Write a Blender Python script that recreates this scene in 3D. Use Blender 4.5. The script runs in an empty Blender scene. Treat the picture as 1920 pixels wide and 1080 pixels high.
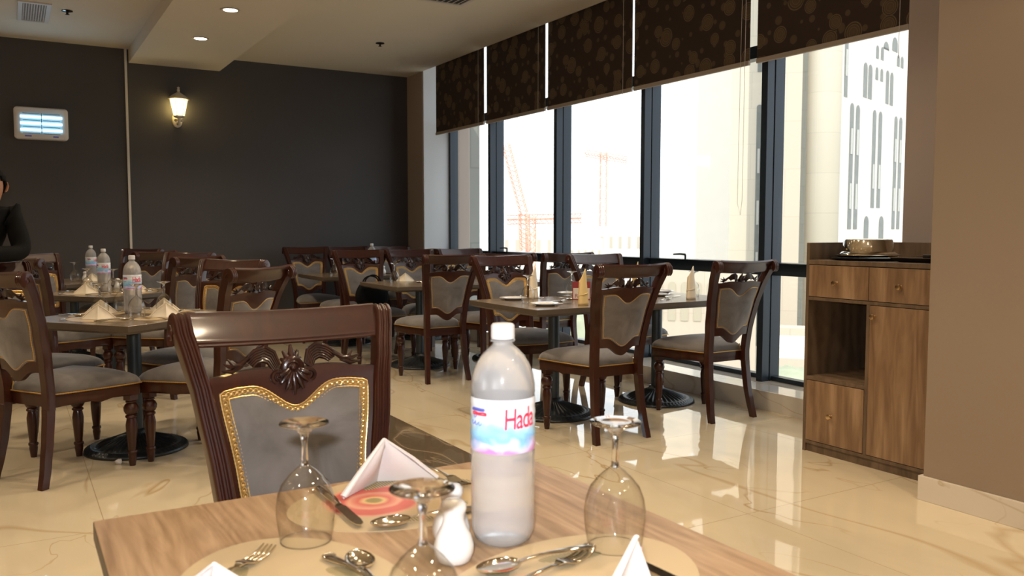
import bpy, bmesh, math, random
from mathutils import Vector, Matrix, noise
random.seed(7)
PI = math.pi
C = bpy.context.scene.collection
sc = bpy.context.scene
R = math.radians

# ------------------------------------------------------------------ camera
CAMH, YAW, PITCH, FPX = 1.22, R(30.72), R(3.875), 1582.0
cd = bpy.data.cameras.new('camera'); cam = bpy.data.objects.new('camera', cd); C.objects.link(cam)
cam.location = (0, 0, CAMH); cam.rotation_euler = (PI/2 - PITCH, 0, -YAW)
cd.sensor_width = 36; cd.lens = FPX/1920*36; cd.clip_start = 0.02; cd.clip_end = 600
cd.dof.use_dof = True; cd.dof.focus_distance = 3.4; cd.dof.aperture_fstop = 7.1
sc.camera = cam
# ------------------------------------------------------------------ world, exposure
w = bpy.data.worlds.new('world'); sc.world = w; w.use_nodes = True
bg = w.node_tree.nodes['Background']; bg.inputs[0].default_value = (0.90, 0.95, 1.0, 1); bg.inputs[1].default_value = 1.9
sc.view_settings.view_transform = 'Standard'; sc.view_settings.look = 'None'
sc.view_settings.exposure = 0.25; sc.view_settings.gamma = 1; sc.view_settings.use_curve_mapping = False
sc.cycles.use_denoising = True
try: sc.cycles.denoiser = 'OPENIMAGEDENOISE'
except Exception: pass
sc.cycles.sample_clamp_indirect = 6; sc.cycles.max_bounces = 10; sc.cycles.transparent_max_bounces = 24
sc.cycles.transmission_bounces = 10; sc.cycles.caustics_reflective = False; sc.cycles.caustics_refractive = False

def lamp(name, kind, loc, energy, color=(1, 1, 1), rot=(0, 0, 0), **kw):
    l = bpy.data.lights.new(name, kind); l.energy = energy; l.color = color
    for k, v in kw.items(): setattr(l, k, v)
    o = bpy.data.objects.new(name, l); C.objects.link(o); o.location = loc; o.rotation_euler = rot
    return o
# sun on the facades outside: from behind the room
sun = lamp('sun', 'SUN', (0, -10, 30), 2.3, (1, .93, .80), (R(50), 0, R(-35)), angle=R(.6))
# the camera's own pop-up flash, just above the lens
fl = lamp('camera_flash', 'AREA', (-.035, .02, CAMH+.075), 27, (.95, .97, 1.0), (PI/2 - R(8), 0, -YAW), shape='RECTANGLE', size=.05, size_y=.025)
# portal over the glazing guides sampling of real daylight
WARM = (1.0, .80, .55)
DOWN = [(1.594, 7.131), (1.583, 8.316), (1.6, 5.95), (1.6, 4.75), (1.6, 3.55), (1.6, 2.35), (1.6, 1.15), (1.6, -.1), (1.6, -1.3),
        (-1.2, 8.3), (-1.2, 6.3), (-1.2, 4.3), (-1.2, 2.3), (-1.2, .3), (-2.8, 7.3), (-2.8, 5.3), (-2.8, 3.3), (-2.8, 1.3),
        (3.0, 3.3), (3.0, 5.0), (3.1, 1.2), (3.1, -.8), (.3, -1.5)]  # first pair here is added out of view, to brighten the pier wall

# ------------------------------------------------------------------ helpers
def tag(o, label=None, cat=None, group=None, kind=None):
    if label: o['label'] = label
    if cat: o['category'] = cat
    if group: o['group'] = group
    if kind: o['kind'] = kind
    return o
def empty(name, label, cat, loc=(0, 0, 0), rz=0, group=None):
    o = bpy.data.objects.new(name, None); C.objects.link(o); o.empty_display_size = .1
    o.location = loc; o.rotation_euler = (0, 0, rz)
    return tag(o, label, cat, group)
def obj(name, bm, mat, parent=None, smooth=True, loc=None, rot=None, bevel=0, sub=0, angle=40):
    bmesh.ops.recalc_face_normals(bm, faces=bm.faces)
    me = bpy.data.meshes.new(name); bm.to_mesh(me); bm.free()
    if smooth: me.polygons.foreach_set('use_smooth', [True]*len(me.polygons))
    for m in (mat if isinstance(mat, (list, tuple)) else [mat]): me.materials.append(m)
    o = bpy.data.objects.new(name, me); C.objects.link(o)
    if smooth and angle:
        try: me.set_sharp_from_angle(angle=R(angle))
        except Exception: pass
    if parent: o.parent = parent
    if loc: o.location = loc
    if rot: o.rotation_euler = rot
    if bevel:
        b = o.modifiers.new('bevel', 'BEVEL'); b.width = bevel; b.segments = 2; b.limit_method = 'ANGLE'
    if sub:
        s = o.modifiers.new('sub', 'SUBSURF'); s.levels = sub; s.render_levels = sub
    return o
def copy_tree(o, parent=None):
    c = o.copy(); C.objects.link(c); c.parent = parent
    for ch in list(o.children): copy_tree(ch, c)
    return c
def dup(o, label, loc, rz=0, group=None, rot=None):
    c = copy_tree(o); c['label'] = label
    if group: c['group'] = group
    elif 'group' in c: pass
    c.location = loc; c.rotation_euler = rot if rot else (0, 0, rz)
    return c
def struct(name, bm, mat, smooth=False, label=None, **k):
    o = obj(name, bm, mat, smooth=smooth, **k); o['kind'] = 'structure'
    if label: o['label'] = label
    return o
def B(): return bmesh.new()
def box(bm, x0, x1, y0, y1, z0, z1, mi=0):
    vs = [bm.verts.new((x, y, z)) for z in (z0, z1) for y in (y0, y1) for x in (x0, x1)]
    for f in ((0, 1, 3, 2), (4, 5, 7, 6), (0, 1, 5, 4), (2, 3, 7, 6), (0, 2, 6, 4), (1, 3, 7, 5)):
        bm.faces.new([vs[i] for i in f]).material_index = mi
    return vs
def lathe(bm, prof, seg=32, c=(0, 0, 0), closed=False, rf=None):
    rings = []
    for r, z in prof:
        if r < 1e-6: rings.append([bm.verts.new((c[0], c[1], c[2]+z))])
        else:
            ring = []
            for i in range(seg):
                a = 2*PI*i/seg; rr = r*(rf(a, r, z) if rf else 1)
                ring.append(bm.verts.new((c[0]+rr*math.cos(a), c[1]+rr*math.sin(a), c[2]+z)))
            rings.append(ring)
    pairs = list(zip(rings, rings[1:]))
    if closed: pairs.append((rings[-1], rings[0]))
    for a, b in pairs:
        for i in range(seg):
            j = (i+1) % seg
            if len(a) == 1 and len(b) == 1: continue
            if len(a) == 1: bm.faces.new((a[0], b[i], b[j]))
            elif len(b) == 1: bm.faces.new((a[i], a[j], b[0]))
            else: bm.faces.new((a[i], a[j], b[j], b[i]))
    if not closed:
        for ring in (rings[0], rings[-1]):
            if len(ring) > 2:
                try: bm.faces.new(ring)
                except ValueError: pass
def tube(bm, pts, rad, seg=8, closed=False, flat=1.0, up=None):
    pts = [Vector(p) for p in pts]; n = len(pts)
    rads = rad if isinstance(rad, (list, tuple)) else [rad]*n
    rings = []; prev = None
    for i, p in enumerate(pts):
        if closed: t = pts[(i+1) % n]-pts[i-1]
        else: t = pts[min(i+1, n-1)]-pts[max(i-1, 0)]
        t.normalize()
        if up is not None: u = Vector(up)
        elif prev is None: u = Vector((0, 0, 1)) if abs(t.z) < .9 else Vector((0, 1, 0))
        else: u = prev
        u = (u - t*u.dot(t))
        if u.length < 1e-5: u = t.orthogonal()
        u.normalize(); v = t.cross(u); prev = u
        rings.append([bm.verts.new(p+(u*math.cos(2*PI*k/seg)*flat+v*math.sin(2*PI*k/seg))*rads[i]) for k in range(seg)])
    m = n if closed else n-1
    for i in range(m):
        a, b = rings[i], rings[(i+1) % n]
        for k in range(seg):
            l = (k+1) % seg; bm.faces.new((a[k], a[l], b[l], b[k]))
    if not closed:
        bm.faces.new(rings[0]); bm.faces.new(rings[-1])
def ball(bm, c, rx, ry=None, rz=None, seg=8, rings=6):
    ry = rx if ry is None else ry; rz = rx if rz is None else rz
    m = Matrix.Translation(Vector(c)) @ Matrix.Diagonal((rx, ry, rz, 1))
    bmesh.ops.create_uvsphere(bm, u_segments=seg, v_segments=rings, radius=1, matrix=m)
def prism(bm, pts, z0, z1):
    a = [bm.verts.new((x, y, z0)) for x, y in pts]; b = [bm.verts.new((x, y, z1)) for x, y in pts]
    bm.faces.new(a); bm.faces.new(b)
    for i in range(len(a)):
        j = (i+1) % len(a); bm.faces.new((a[i], a[j], b[j], b[i]))
def interp(tab, t):
    if t <= tab[0][0]: return tab[0][1]
    for (a, x), (b, y) in zip(tab, tab[1:]):
        if t <= b:
            s = (t-a)/(b-a); s = s*s*(3-2*s)*.35+s*.65
            return x+(y-x)*s
    return tab[-1][1]

# pixel of the 1920x1080 frame -> point on a horizontal plane / vertical planes
_F = Vector((math.sin(YAW)*math.cos(PITCH), math.cos(YAW)*math.cos(PITCH), -math.sin(PITCH)))
_R = Vector((math.cos(YAW), -math.sin(YAW), 0)); _U = _R.cross(_F)
def ray(x, y): return _F*FPX+_R*(x-960)+_U*(540-y)
def at(x, y, z=0.75):
    d = ray(x, y); t = (z-CAMH)/d.z; return Vector((d.x*t, d.y*t, z))

# ------------------------------------------------------------------ materials
def nm(name):
    m = bpy.data.materials.new(name); m.use_nodes = True
    return m, m.node_tree.nodes, m.node_tree.links, m.node_tree.nodes['Principled BSDF']
def setp(p, **k):
    for a, v in k.items():
        a = {'base': 'Base Color', 'rough': 'Roughness', 'metal': 'Metallic', 'trans': 'Transmission Weight', 'ior': 'IOR', 'coat': 'Coat Weight',
             'coatr': 'Coat Roughness', 'sheen': 'Sheen Weight', 'spec': 'Specular IOR Level', 'ecol': 'Emission Color', 'estr': 'Emission Strength', 'alpha': 'Alpha', 'sss': 'Subsurface Weight'}[a]
        if isinstance(v, tuple) and len(v) == 3: v = (*v, 1)
        p.inputs[a].default_value = v
def plain(name, base, rough=.5, noise_amt=.0, nscale=20, bump=0, bscale=60, **k):
    m, N, L, p = nm(name); setp(p, base=base, rough=rough, **k)
    tc = N.new('ShaderNodeTexCoord')
    if noise_amt:
        t = N.new('ShaderNodeTexNoise'); t.inputs['Scale'].default_value = nscale; t.inputs['Detail'].default_value = 5
        r = N.new('ShaderNodeMix'); r.data_type = 'RGBA'
        r.inputs[6].default_value = (*[c*(1-noise_amt) for c in base], 1); r.inputs[7].default_value = (*[min(1, c*(1+noise_amt)) for c in base], 1)
        L.new(tc.outputs['Object'], t.inputs['Vector']); L.new(t.outputs['Fac'], r.inputs[0]); L.new(r.outputs[2], p.inputs['Base Color'])
    if bump:
        t = N.new('ShaderNodeTexNoise'); t.inputs['Scale'].default_value = bscale; t.inputs['Detail'].default_value = 3
        b = N.new('ShaderNodeBump'); b.inputs['Strength'].default_value = bump; b.inputs['Distance'].default_value = .005
        L.new(tc.outputs['Object'], t.inputs['Vector']); L.new(t.outputs['Fac'], b.inputs['Height']); L.new(b.outputs[0], p.inputs['Normal'])
    return m
def ramp(N, stops):
    r = N.new('ShaderNodeValToRGB'); e = r.color_ramp.elements
    e[0].position = stops[0][0]; e[0].color = (*stops[0][1], 1)
    e[1].position = stops[-1][0]; e[1].color = (*stops[-1][1], 1)
    for p_, c_ in stops[1:-1]:
        x = e.new(p_); x.color = (*c_, 1)
    return r
def wood(name, cols, scale=(2, .25, 2), dist=5, rough=.35, bump=.0, coat=0, wscale=8, off=(0, 0, 0), wmix=.25):
    m, N, L, p = nm(name); setp(p, rough=rough, coat=coat, coatr=.09, spec=.3 if coat else .5)
    tc = N.new('ShaderNodeTexCoord'); mp = N.new('ShaderNodeMapping'); mp.inputs['Scale'].default_value = scale; mp.inputs['Location'].default_value = off
    L.new(tc.outputs['Object'], mp.inputs[0])
    n1 = N.new('ShaderNodeTexNoise'); n1.inputs['Scale'].default_value = wscale; n1.inputs['Detail'].default_value = 8; n1.inputs['Roughness'].default_value = .62; n1.inputs['Distortion'].default_value = dist*.2
    L.new(mp.outputs[0], n1.inputs['Vector'])
    wv = N.new('ShaderNodeTexWave'); wv.inputs['Scale'].default_value = wscale*.35; wv.inputs['Distortion'].default_value = dist*2.2; wv.inputs['Detail'].default_value = 3; wv.inputs['Detail Scale'].default_value = 1.3
    L.new(mp.outputs[0], wv.inputs['Vector'])
    mx = N.new('ShaderNodeMix'); mx.data_type = 'FLOAT'; mx.inputs[0].default_value = wmix
    L.new(n1.outputs['Fac'], mx.inputs[2]); L.new(wv.outputs['Fac'], mx.inputs[3])
    r = ramp(N, [(.28, cols[0]), (.5, cols[1]), (.72, cols[2])]); L.new(mx.outputs[0], r.inputs[0]); L.new(r.outputs[0], p.inputs['Base Color'])
    if bump:
        b = N.new('ShaderNodeBump'); b.inputs['Strength'].default_value = bump; b.inputs['Distance'].default_value = .002
        L.new(n1.outputs['Fac'], b.inputs['Height']); L.new(b.outputs[0], p.inputs['Normal'])
    return m
M = {}
M['mahogany'] = wood('mahogany', [(.024, .0044, .0015), (.034, .0064, .0019), (.048, .0094, .0027)], scale=(3, 3, .6), rough=.42, coat=.42, wscale=7, wmix=0)
M['carving'] = wood('carving_wood', [(.016, .005, .003), (.024, .007, .004), (.036, .010, .005)], scale=(3, 3, 1), rough=.3, coat=.5, wscale=9)
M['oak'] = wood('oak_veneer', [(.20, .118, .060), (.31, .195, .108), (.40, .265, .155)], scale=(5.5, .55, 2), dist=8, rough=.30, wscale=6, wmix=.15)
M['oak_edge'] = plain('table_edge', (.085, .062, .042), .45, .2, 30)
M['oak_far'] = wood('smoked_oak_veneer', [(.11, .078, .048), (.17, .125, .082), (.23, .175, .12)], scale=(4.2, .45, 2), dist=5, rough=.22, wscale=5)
M['walnut'] = wood('walnut_fronts', [(.15, .082, .040), (.25, .150, .080), (.34, .215, .125)], scale=(3, 5.0, .55), dist=4, rough=.42, wscale=4)
M['walnut_carcass'] = wood('walnut_carcass', [(.085, .052, .030), (.13, .083, .048), (.17, .11, .065)], scale=(2, 6, 1.2), dist=3, rough=.5, wscale=5)
M['iron'] = plain('painted_iron', (.040, .044, .048), .36, .15, 20, metal=.6)
M['post_iron'] = plain('painted_steel_post', (.05, .06, .065), .42, .1, 12, metal=.5)
M['chrome'] = plain('chrome', (.62, .58, .50), .12, metal=1.0)
M['brass'] = plain('satin_brass', (.75, .55, .32), .22, metal=1.0)
M['steel'] = plain('polished_steel', (.74, .68, .57), .1, metal=1.0)
M['frame_metal'] = plain('window_frame_metal', (.022, .032, .045), .32, .12, 30, metal=.35)
M['ceramic'] = plain('white_ceramic', (.68, .66, .64), .12, coat=.4)
M['paper'] = plain('white_paper', (.60, .56, .55), .8, .03, 40)
M['paper_warm'] = plain('cream_paper', (.80, .72, .58), .8, .03, 40)
M['cloth_yellow'] = plain('yellow_napkin_cloth', (.78, .58, .26), .85, .06, 40)
M['cloth_peach'] = plain('cream_napkin_cloth', (.82, .72, .56), .85, .06, 40)
M['cap'] = plain('white_plastic', (.70, .69, .70), .35)
M['black'] = plain('black_fabric', (.004, .004, .0045), .85, .3, 60, spec=.12)
M['black_plastic'] = plain('black_lacquer', (.012, .012, .013), .2)
M['dark_wall'] = plain('charcoal_wallpaper', (.054, .050, .052), .62, .10, 3, bump=.12, bscale=120)
M['beige_wall'] = plain('taupe_paint', (.255, .19, .135), .6, .05, 2, bump=.05, bscale=150)
M['taupe_wall'] = plain('taupe_pier_paint', (.36, .29, .25), .6, .05, 2, bump=.05, bscale=150)
M['reveal'] = plain('daylit_grey_paint', (.55, .57, .60), .6, .04, 3)  # pale paint, with bluish window daylight worked into the colour
M['ceiling'] = plain('ceiling_paint', (.64, .585, .49), .75, .03, 2)
M['white_trim'] = plain('white_trim', (.62, .58, .52), .4)
M['grille'] = plain('grille_metal', (.52, .48, .44), .5)
M['dark_hole'] = plain('dark_slots', (.01, .01, .01), .8)
M['rail_alu'] = plain('blind_bottom_rail', (.36, .30, .24), .5)
M['white_lantern'] = plain('cream_lantern_metal', (.62, .56, .46), .35)
M['hair'] = plain('black_hair', (.005, .004, .0035), .7, .4, 90, bump=.6, bscale=200, spec=.15)
M['skin'] = plain('brown_skin', (.42, .20, .10), .5, .06, 30, sss=.08)
M['shirt'] = plain('black_shirt', (.007, .0065, .006), .85, .25, 8, bump=.4, bscale=12, spec=.15)
M['trousers'] = plain('black_trousers', (.012, .012, .013), .8, .2, 10)
M['eye_white'] = plain('eye_white', (.6, .55, .5), .3)
M['red'] = plain('red_card', (.28, .02, .02), .5)
M['card_white'] = plain('card_white', (.75, .66, .58), .6)
M['ink_red'] = plain('label_red', (.72, .03, .08), .4)
M['ink_blue'] = plain('label_blue', (.10, .12, .50), .4)
M['ink_pink'] = plain('pink_print', (.80, .42, .46), .7)
def emis(name, col, s):
    m, N, L, p = nm(name); setp(p, base=col, ecol=col, estr=s, rough=.5); return m
M['downlight'] = emis('downlight_lens', (1, .86, .66), 14)
M['tube'] = emis('uv_tube', (.45, .80, 1.0), 2.4)
M['lantern_glass'] = emis('lantern_glass', (1.0, .74, .26), 12)
M['bulb'] = emis('lantern_bulb', (1.0, .9, .55), 14)

def fabric():
    m, N, L, p = nm('grey_velvet'); setp(p, rough=.62, sheen=.35, spec=.3)
    tc = N.new('ShaderNodeTexCoord'); n = N.new('ShaderNodeTexNoise'); n.inputs['Scale'].default_value = 7; n.inputs['Detail'].default_value = 6; n.inputs['Distortion'].default_value = .8
    L.new(tc.outputs['Object'], n.inputs['Vector'])
    r = ramp(N, [(.3, (.080, .070, .064)), (.52, (.132, .117, .111)), (.75, (.172, .155, .152))]); L.new(n.outputs['Fac'], r.inputs[0]); L.new(r.outputs[0], p.inputs['Base Color'])
    n2 = N.new('ShaderNodeTexNoise'); n2.inputs['Scale'].default_value = 22; n2.inputs['Detail'].default_value = 6; L.new(tc.outputs['Object'], n2.inputs['Vector'])
    b = N.new('ShaderNodeBump'); b.inputs['Strength'].default_value = .25; b.inputs['Distance'].default_value = .006
    L.new(n2.outputs['Fac'], b.inputs['Height']); L.new(b.outputs[0], p.inputs['Normal'])
    return m
M['fabric'] = fabric()
M['gold'] = plain('gold_braid', (.66, .43, .16), .34, .25, 60, metal=.7)
M['gold_dark'] = plain('gold_braid_ground', (.26, .15, .04), .5, .3, 80, metal=.4)
M['gold_thin'] = plain('gold_piping', (.50, .30, .08), .4, .2, 60, metal=.6)

def marble(name, base, vein, dark=False, tile=1.2, grout=(.42, .34, .22)):
    m, N, L, p = nm(name); setp(p, rough=.035 if not dark else .09, spec=.5, coat=.35, coatr=.02)
    tc = N.new('ShaderNodeTexCoord')
    mp = N.new('ShaderNodeMapping'); mp.inputs['Rotation'].default_value = (0, 0, R(38)); mp.inputs['Scale'].default_value = (1, .42, 1)
    L.new(tc.outputs['Object'], mp.inputs[0])
    def veins(scale, dist, width, seed):
        n = N.new('ShaderNodeTexNoise'); n.inputs['Scale'].default_value = scale; n.inputs['Detail'].default_value = 3.5; n.inputs['Distortion'].default_value = dist
        mm = N.new('ShaderNodeMapping'); mm.inputs['Location'].default_value = (seed, seed*2, 0); L.new(mp.outputs[0], mm.inputs[0]); L.new(mm.outputs[0], n.inputs['Vector'])
        a = N.new('ShaderNodeMath'); a.operation = 'SUBTRACT'; a.inputs[1].default_value = .5; L.new(n.outputs['Fac'], a.inputs[0])
        b = N.new('ShaderNodeMath'); b.operation = 'ABSOLUTE'; L.new(a.outputs[0], b.inputs[0])
        c = N.new('ShaderNodeMapRange'); c.inputs[1].default_value = 0; c.inputs[2].default_value = width; c.inputs[3].default_value = 1; c.inputs[4].default_value = 0; L.new(b.outputs[0], c.inputs[0])
        return c
    v1 = veins(.75, .5, .006, 3.1); v2 = veins(1.5, .8, .006, 9.7)
    gate = N.new('ShaderNodeTexNoise'); gate.inputs['Scale'].default_value = 1.3; L.new(tc.outputs['Object'], gate.inputs['Vector'])
    g2 = N.new('ShaderNodeMapRange'); g2.inputs[1].default_value = .42; g2.inputs[2].default_value = .62; L.new(gate.outputs['Fac'], g2.inputs[0])
    mul = N.new('ShaderNodeMath'); mul.operation = 'MULTIPLY'; L.new(v2.outputs[0], mul.inputs[0]); L.new(g2.outputs[0], mul.inputs[1])
    mul1 = N.new('ShaderNodeMath'); mul1.operation = 'MULTIPLY'; mul1.inputs[1].default_value = .7; L.new(v1.outputs[0], mul1.inputs[0])
    mx = N.new('ShaderNodeMath'); mx.operation = 'MAXIMUM'; L.new(mul.outputs[0], mx.inputs[0]); L.new(mul1.outputs[0], mx.inputs[1])
    cl = N.new('ShaderNodeTexNoise'); cl.inputs['Scale'].default_value = 1.6; cl.inputs['Detail'].default_value = 6; L.new(mp.outputs[0], cl.inputs['Vector'])
    rb = ramp(N, [(.3, tuple(c*.86 for c in base)), (.5, base), (.7, tuple(min(1, c*1.07) for c in base))]); L.new(cl.outputs['Fac'], rb.inputs[0])
    m1 = N.new('ShaderNodeMix'); m1.data_type = 'RGBA'; m1.inputs[7].default_value = (*vein, 1)
    vm = N.new('ShaderNodeMath'); vm.operation = 'MULTIPLY'; vm.inputs[1].default_value = .65; L.new(mx.outputs[0], vm.inputs[0])
    L.new(vm.outputs[0], m1.inputs[0]); L.new(rb.outputs[0], m1.inputs[6])
    out = m1.outputs[2]
    if tile:
        br = N.new('ShaderNodeTexBrick'); br.offset = 0; br.inputs['Scale'].default_value = 1; br.inputs['Brick Width'].default_value = tile; br.inputs['Row Height'].default_value = tile
        br.inputs['Mortar Size'].default_value = .0022; br.inputs['Mortar Smooth'].default_value = .2; br.inputs['Color1'].default_value = (0, 0, 0, 1); br.inputs['Color2'].default_value = (0, 0, 0, 1); br.inputs['Mortar'].default_value = (1, 1, 1, 1)
        mb = N.new('ShaderNodeMapping'); mb.inputs['Location'].default_value = (-.3, -.15, 0); L.new(tc.outputs['Object'], mb.inputs[0]); L.new(mb.outputs[0], br.inputs['Vector'])
        m2 = N.new('ShaderNodeMix'); m2.data_type = 'RGBA'; m2.inputs[7].default_value = (*grout, 1); L.new(br.outputs['Color'], m2.inputs[0]); L.new(out, m2.inputs[6]); out = m2.outputs[2]
    L.new(out, p.inputs['Base Color'])
    # slight waviness of the polished slabs
    wn = N.new('ShaderNodeTexNoise'); wn.inputs['Scale'].default_value = 3.5; wn.inputs['Detail'].default_value = 1; L.new(tc.outputs['Object'], wn.inputs['Vector'])
    bp = N.new('ShaderNodeBump'); bp.inputs['Strength'].default_value = .12; bp.inputs['Distance'].default_value = .006; L.new(wn.outputs['Fac'], bp.inputs['Height']); L.new(bp.outputs[0], p.inputs['Normal'])
    L.new(bp.outputs[0], p.inputs['Coat Normal'])
    return m
M['marble'] = marble('cream_marble', (.60, .51, .365), (.34, .20, .06))
M['marble_dark'] = marble('grey_brown_marble', (.115, .088, .060), (.42, .33, .22), dark=True, tile=.62, grout=(.07, .05, .035))
M['marble_sill'] = marble('sill_marble', (.56, .50, .42), (.36, .25, .12), tile=0)

def glass_pane():
    m, N, L, p = nm('window_glass'); N.remove(p)
    t = N.new('ShaderNodeBsdfTransparent'); t.inputs[0].default_value = (.97, .99, .98, 1); g = N.new('ShaderNodeBsdfGlossy'); g.inputs['Roughness'].default_value = .004
    fr = N.new('ShaderNodeLayerWeight'); fr.inputs[0].default_value = .5; pw = N.new('ShaderNodeMath'); pw.operation = 'POWER'; pw.inputs[1].default_value = 4.5
    ma = N.new('ShaderNodeMath'); ma.operation = 'MULTIPLY_ADD'; ma.inputs[1].default_value = .85; ma.inputs[2].default_value = .07; mx = N.new('ShaderNodeMixShader')
    L.new(fr.outputs['Facing'], pw.inputs[0]); L.new(pw.outputs[0], ma.inputs[0]); L.new(ma.outputs[0], mx.inputs[0]); L.new(t.outputs[0], mx.inputs[1]); L.new(g.outputs[0], mx.inputs[2]); L.new(mx.outputs[0], N['Material Output'].inputs[0])
    return m
M['pane'] = glass_pane()
m, N, L, p = nm('clear_glass'); setp(p, base=(.98, .97, .94), rough=.0, trans=1.0, ior=1.5); M['glass'] = m
def thin_glass():
    m, N, L, p = nm('thin_glass_wall'); N.remove(p)
    lw = N.new('ShaderNodeLayerWeight'); lw.inputs[0].default_value = .5
    pw = N.new('ShaderNodeMath'); pw.operation = 'POWER'; pw.inputs[1].default_value = 4; L.new(lw.outputs['Facing'], pw.inputs[0])
    col = N.new('ShaderNodeMix'); col.data_type = 'RGBA'; col.inputs[6].default_value = (.97, .97, .955, 1); col.inputs[7].default_value = (.42, .40, .34, 1); L.new(pw.outputs[0], col.inputs[0])
    t = N.new('ShaderNodeBsdfTransparent'); L.new(col.outputs[2], t.inputs[0]); g = N.new('ShaderNodeBsdfGlossy'); g.inputs['Roughness'].default_value = .01
    ma = N.new('ShaderNodeMath'); ma.operation = 'MULTIPLY_ADD'; ma.inputs[1].default_value = .75; ma.inputs[2].default_value = .11; L.new(pw.outputs[0], ma.inputs[0])
    mx = N.new('ShaderNodeMixShader'); L.new(ma.outputs[0], mx.inputs[0]); L.new(t.outputs[0], mx.inputs[1]); L.new(g.outputs[0], mx.inputs[2]); L.new(mx.outputs[0], N['Material Output'].inputs[0])
    return m
M['thin_glass'] = thin_glass()
def bottle_mat():
    m, N, L, p = nm('water_bottle_plastic'); setp(p, base=(.92, .92, .94), rough=.20, trans=.72, ior=1.12, coat=.3, coatr=.08)
    tc = N.new('ShaderNodeTexCoord'); n = N.new('ShaderNodeTexNoise'); n.inputs['Scale'].default_value = 25; L.new(tc.outputs['Object'], n.inputs['Vector'])
    b = N.new('ShaderNodeBump'); b.inputs['Strength'].default_value = .15; b.inputs['Distance'].default_value = .004; L.new(n.outputs['Fac'], b.inputs['Height']); L.new(b.outputs[0], p.inputs['Normal'])
    return m
M['bottle'] = bottle_mat()
def label_mat():
    # printed wrap: white top, light blue wave field, magenta lower corner; angle around z from object coords
    m, N, L, p = nm('bottle_label_print'); setp(p, rough=.3, coat=.3)
    uv = N.new('ShaderNodeUVMap'); uv.uv_map = 'wrap'; sp = N.new('ShaderNodeSeparateXYZ'); L.new(uv.outputs[0], sp.inputs[0])
    n = N.new('ShaderNodeTexNoise'); n.inputs['Scale'].default_value = 3.2; n.inputs['Detail'].default_value = 1.5; n.inputs['Distortion'].default_value = .6; L.new(uv.outputs[0], n.inputs['Vector'])
    a = N.new('ShaderNodeMath'); a.operation = 'MULTIPLY_ADD'; a.inputs[1].default_value = .55; L.new(n.outputs['Fac'], a.inputs[0]); L.new(sp.outputs['Y'], a.inputs[2])
    r = ramp(N, [(.28, (.62, .25, .62)), (.40, (.70, .62, .88)), (.55, (.22, .50, .86)), (.72, (.35, .66, .90)), (.9, (.70, .84, .93)), (1.1, (.80, .84, .90))])
    r.color_ramp.elements[-1].position = 1.0
    L.new(a.outputs[0], r.inputs[0]); L.new(r.outputs[0], p.inputs['Base Color'])
    return m
M['label'] = label_mat()
def blind_mat():
    m, N, L, p = nm('blind_fabric_brown_circles'); setp(p, rough=.8)
    tc = N.new('ShaderNodeTexCoord'); sp = N.new('ShaderNodeSeparateXYZ'); L.new(tc.outputs['Object'], sp.inputs[0])
    cb = N.new('ShaderNodeCombineXYZ'); L.new(sp.outputs['Y'], cb.inputs[0]); L.new(sp.outputs['Z'], cb.inputs[1])
    def layer(scale, seed, rmin, rmax, rings):
        mp = N.new('ShaderNodeMapping'); mp.inputs['Location'].default_value = (seed, seed*1.7, 0); L.new(cb.outputs[0], mp.inputs[0])
        v = N.new('ShaderNodeTexVoronoi'); v.voronoi_dimensions = '2D'; v.inputs['Scale'].default_value = scale; v.inputs['Randomness'].default_value = .75; L.new(mp.outputs[0], v.inputs['Vector'])
        s = N.new('ShaderNodeSeparateColor'); L.new(v.outputs['Color'], s.inputs[0])
        rr = N.new('ShaderNodeMapRange'); rr.inputs[3].default_value = rmin; rr.inputs[4].default_value = rmax; L.new(s.outputs[0], rr.inputs[0])
        d = N.new('ShaderNodeMath'); d.operation = 'DIVIDE'; L.new(v.outputs['Distance'], d.inputs[0]); L.new(rr.outputs[0], d.inputs[1])
        k = ramp(N, [(.0, (.5,)*3), (.38, (.36,)*3), (.44, (.8,)*3), (.50, (.36,)*3), (.63, (.36,)*3), (.69, (.85,)*3), (.75, (.16,)*3), (.84, (.16,)*3), (.90, (1.0,)*3), (1.0, (0, 0, 0))] if rings else [(.0, (.42,)*3), (.92, (.36,)*3), (1.0, (0, 0, 0))])
        L.new(d.outputs[0], k.inputs[0]); return k
    a = layer(5.0, 0.3, .20, .38, True); b = layer(8.0, 4.7, .06, .27, False)
    mx = N.new('ShaderNodeMath'); mx.operation = 'MAXIMUM'; L.new(a.outputs[0], mx.inputs[0]); L.new(b.outputs[0], mx.inputs[1])
    c = N.new('ShaderNodeMix'); c.data_type = 'RGBA'; c.inputs[6].default_value = (.030, .016, .009, 1); c.inputs[7].default_value = (.17, .115, .060, 1)
    L.new(mx.outputs[0], c.inputs[0]); L.new(c.outputs[2], p.inputs['Base Color'])
    return m
M['blind'] = blind_mat()
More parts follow.
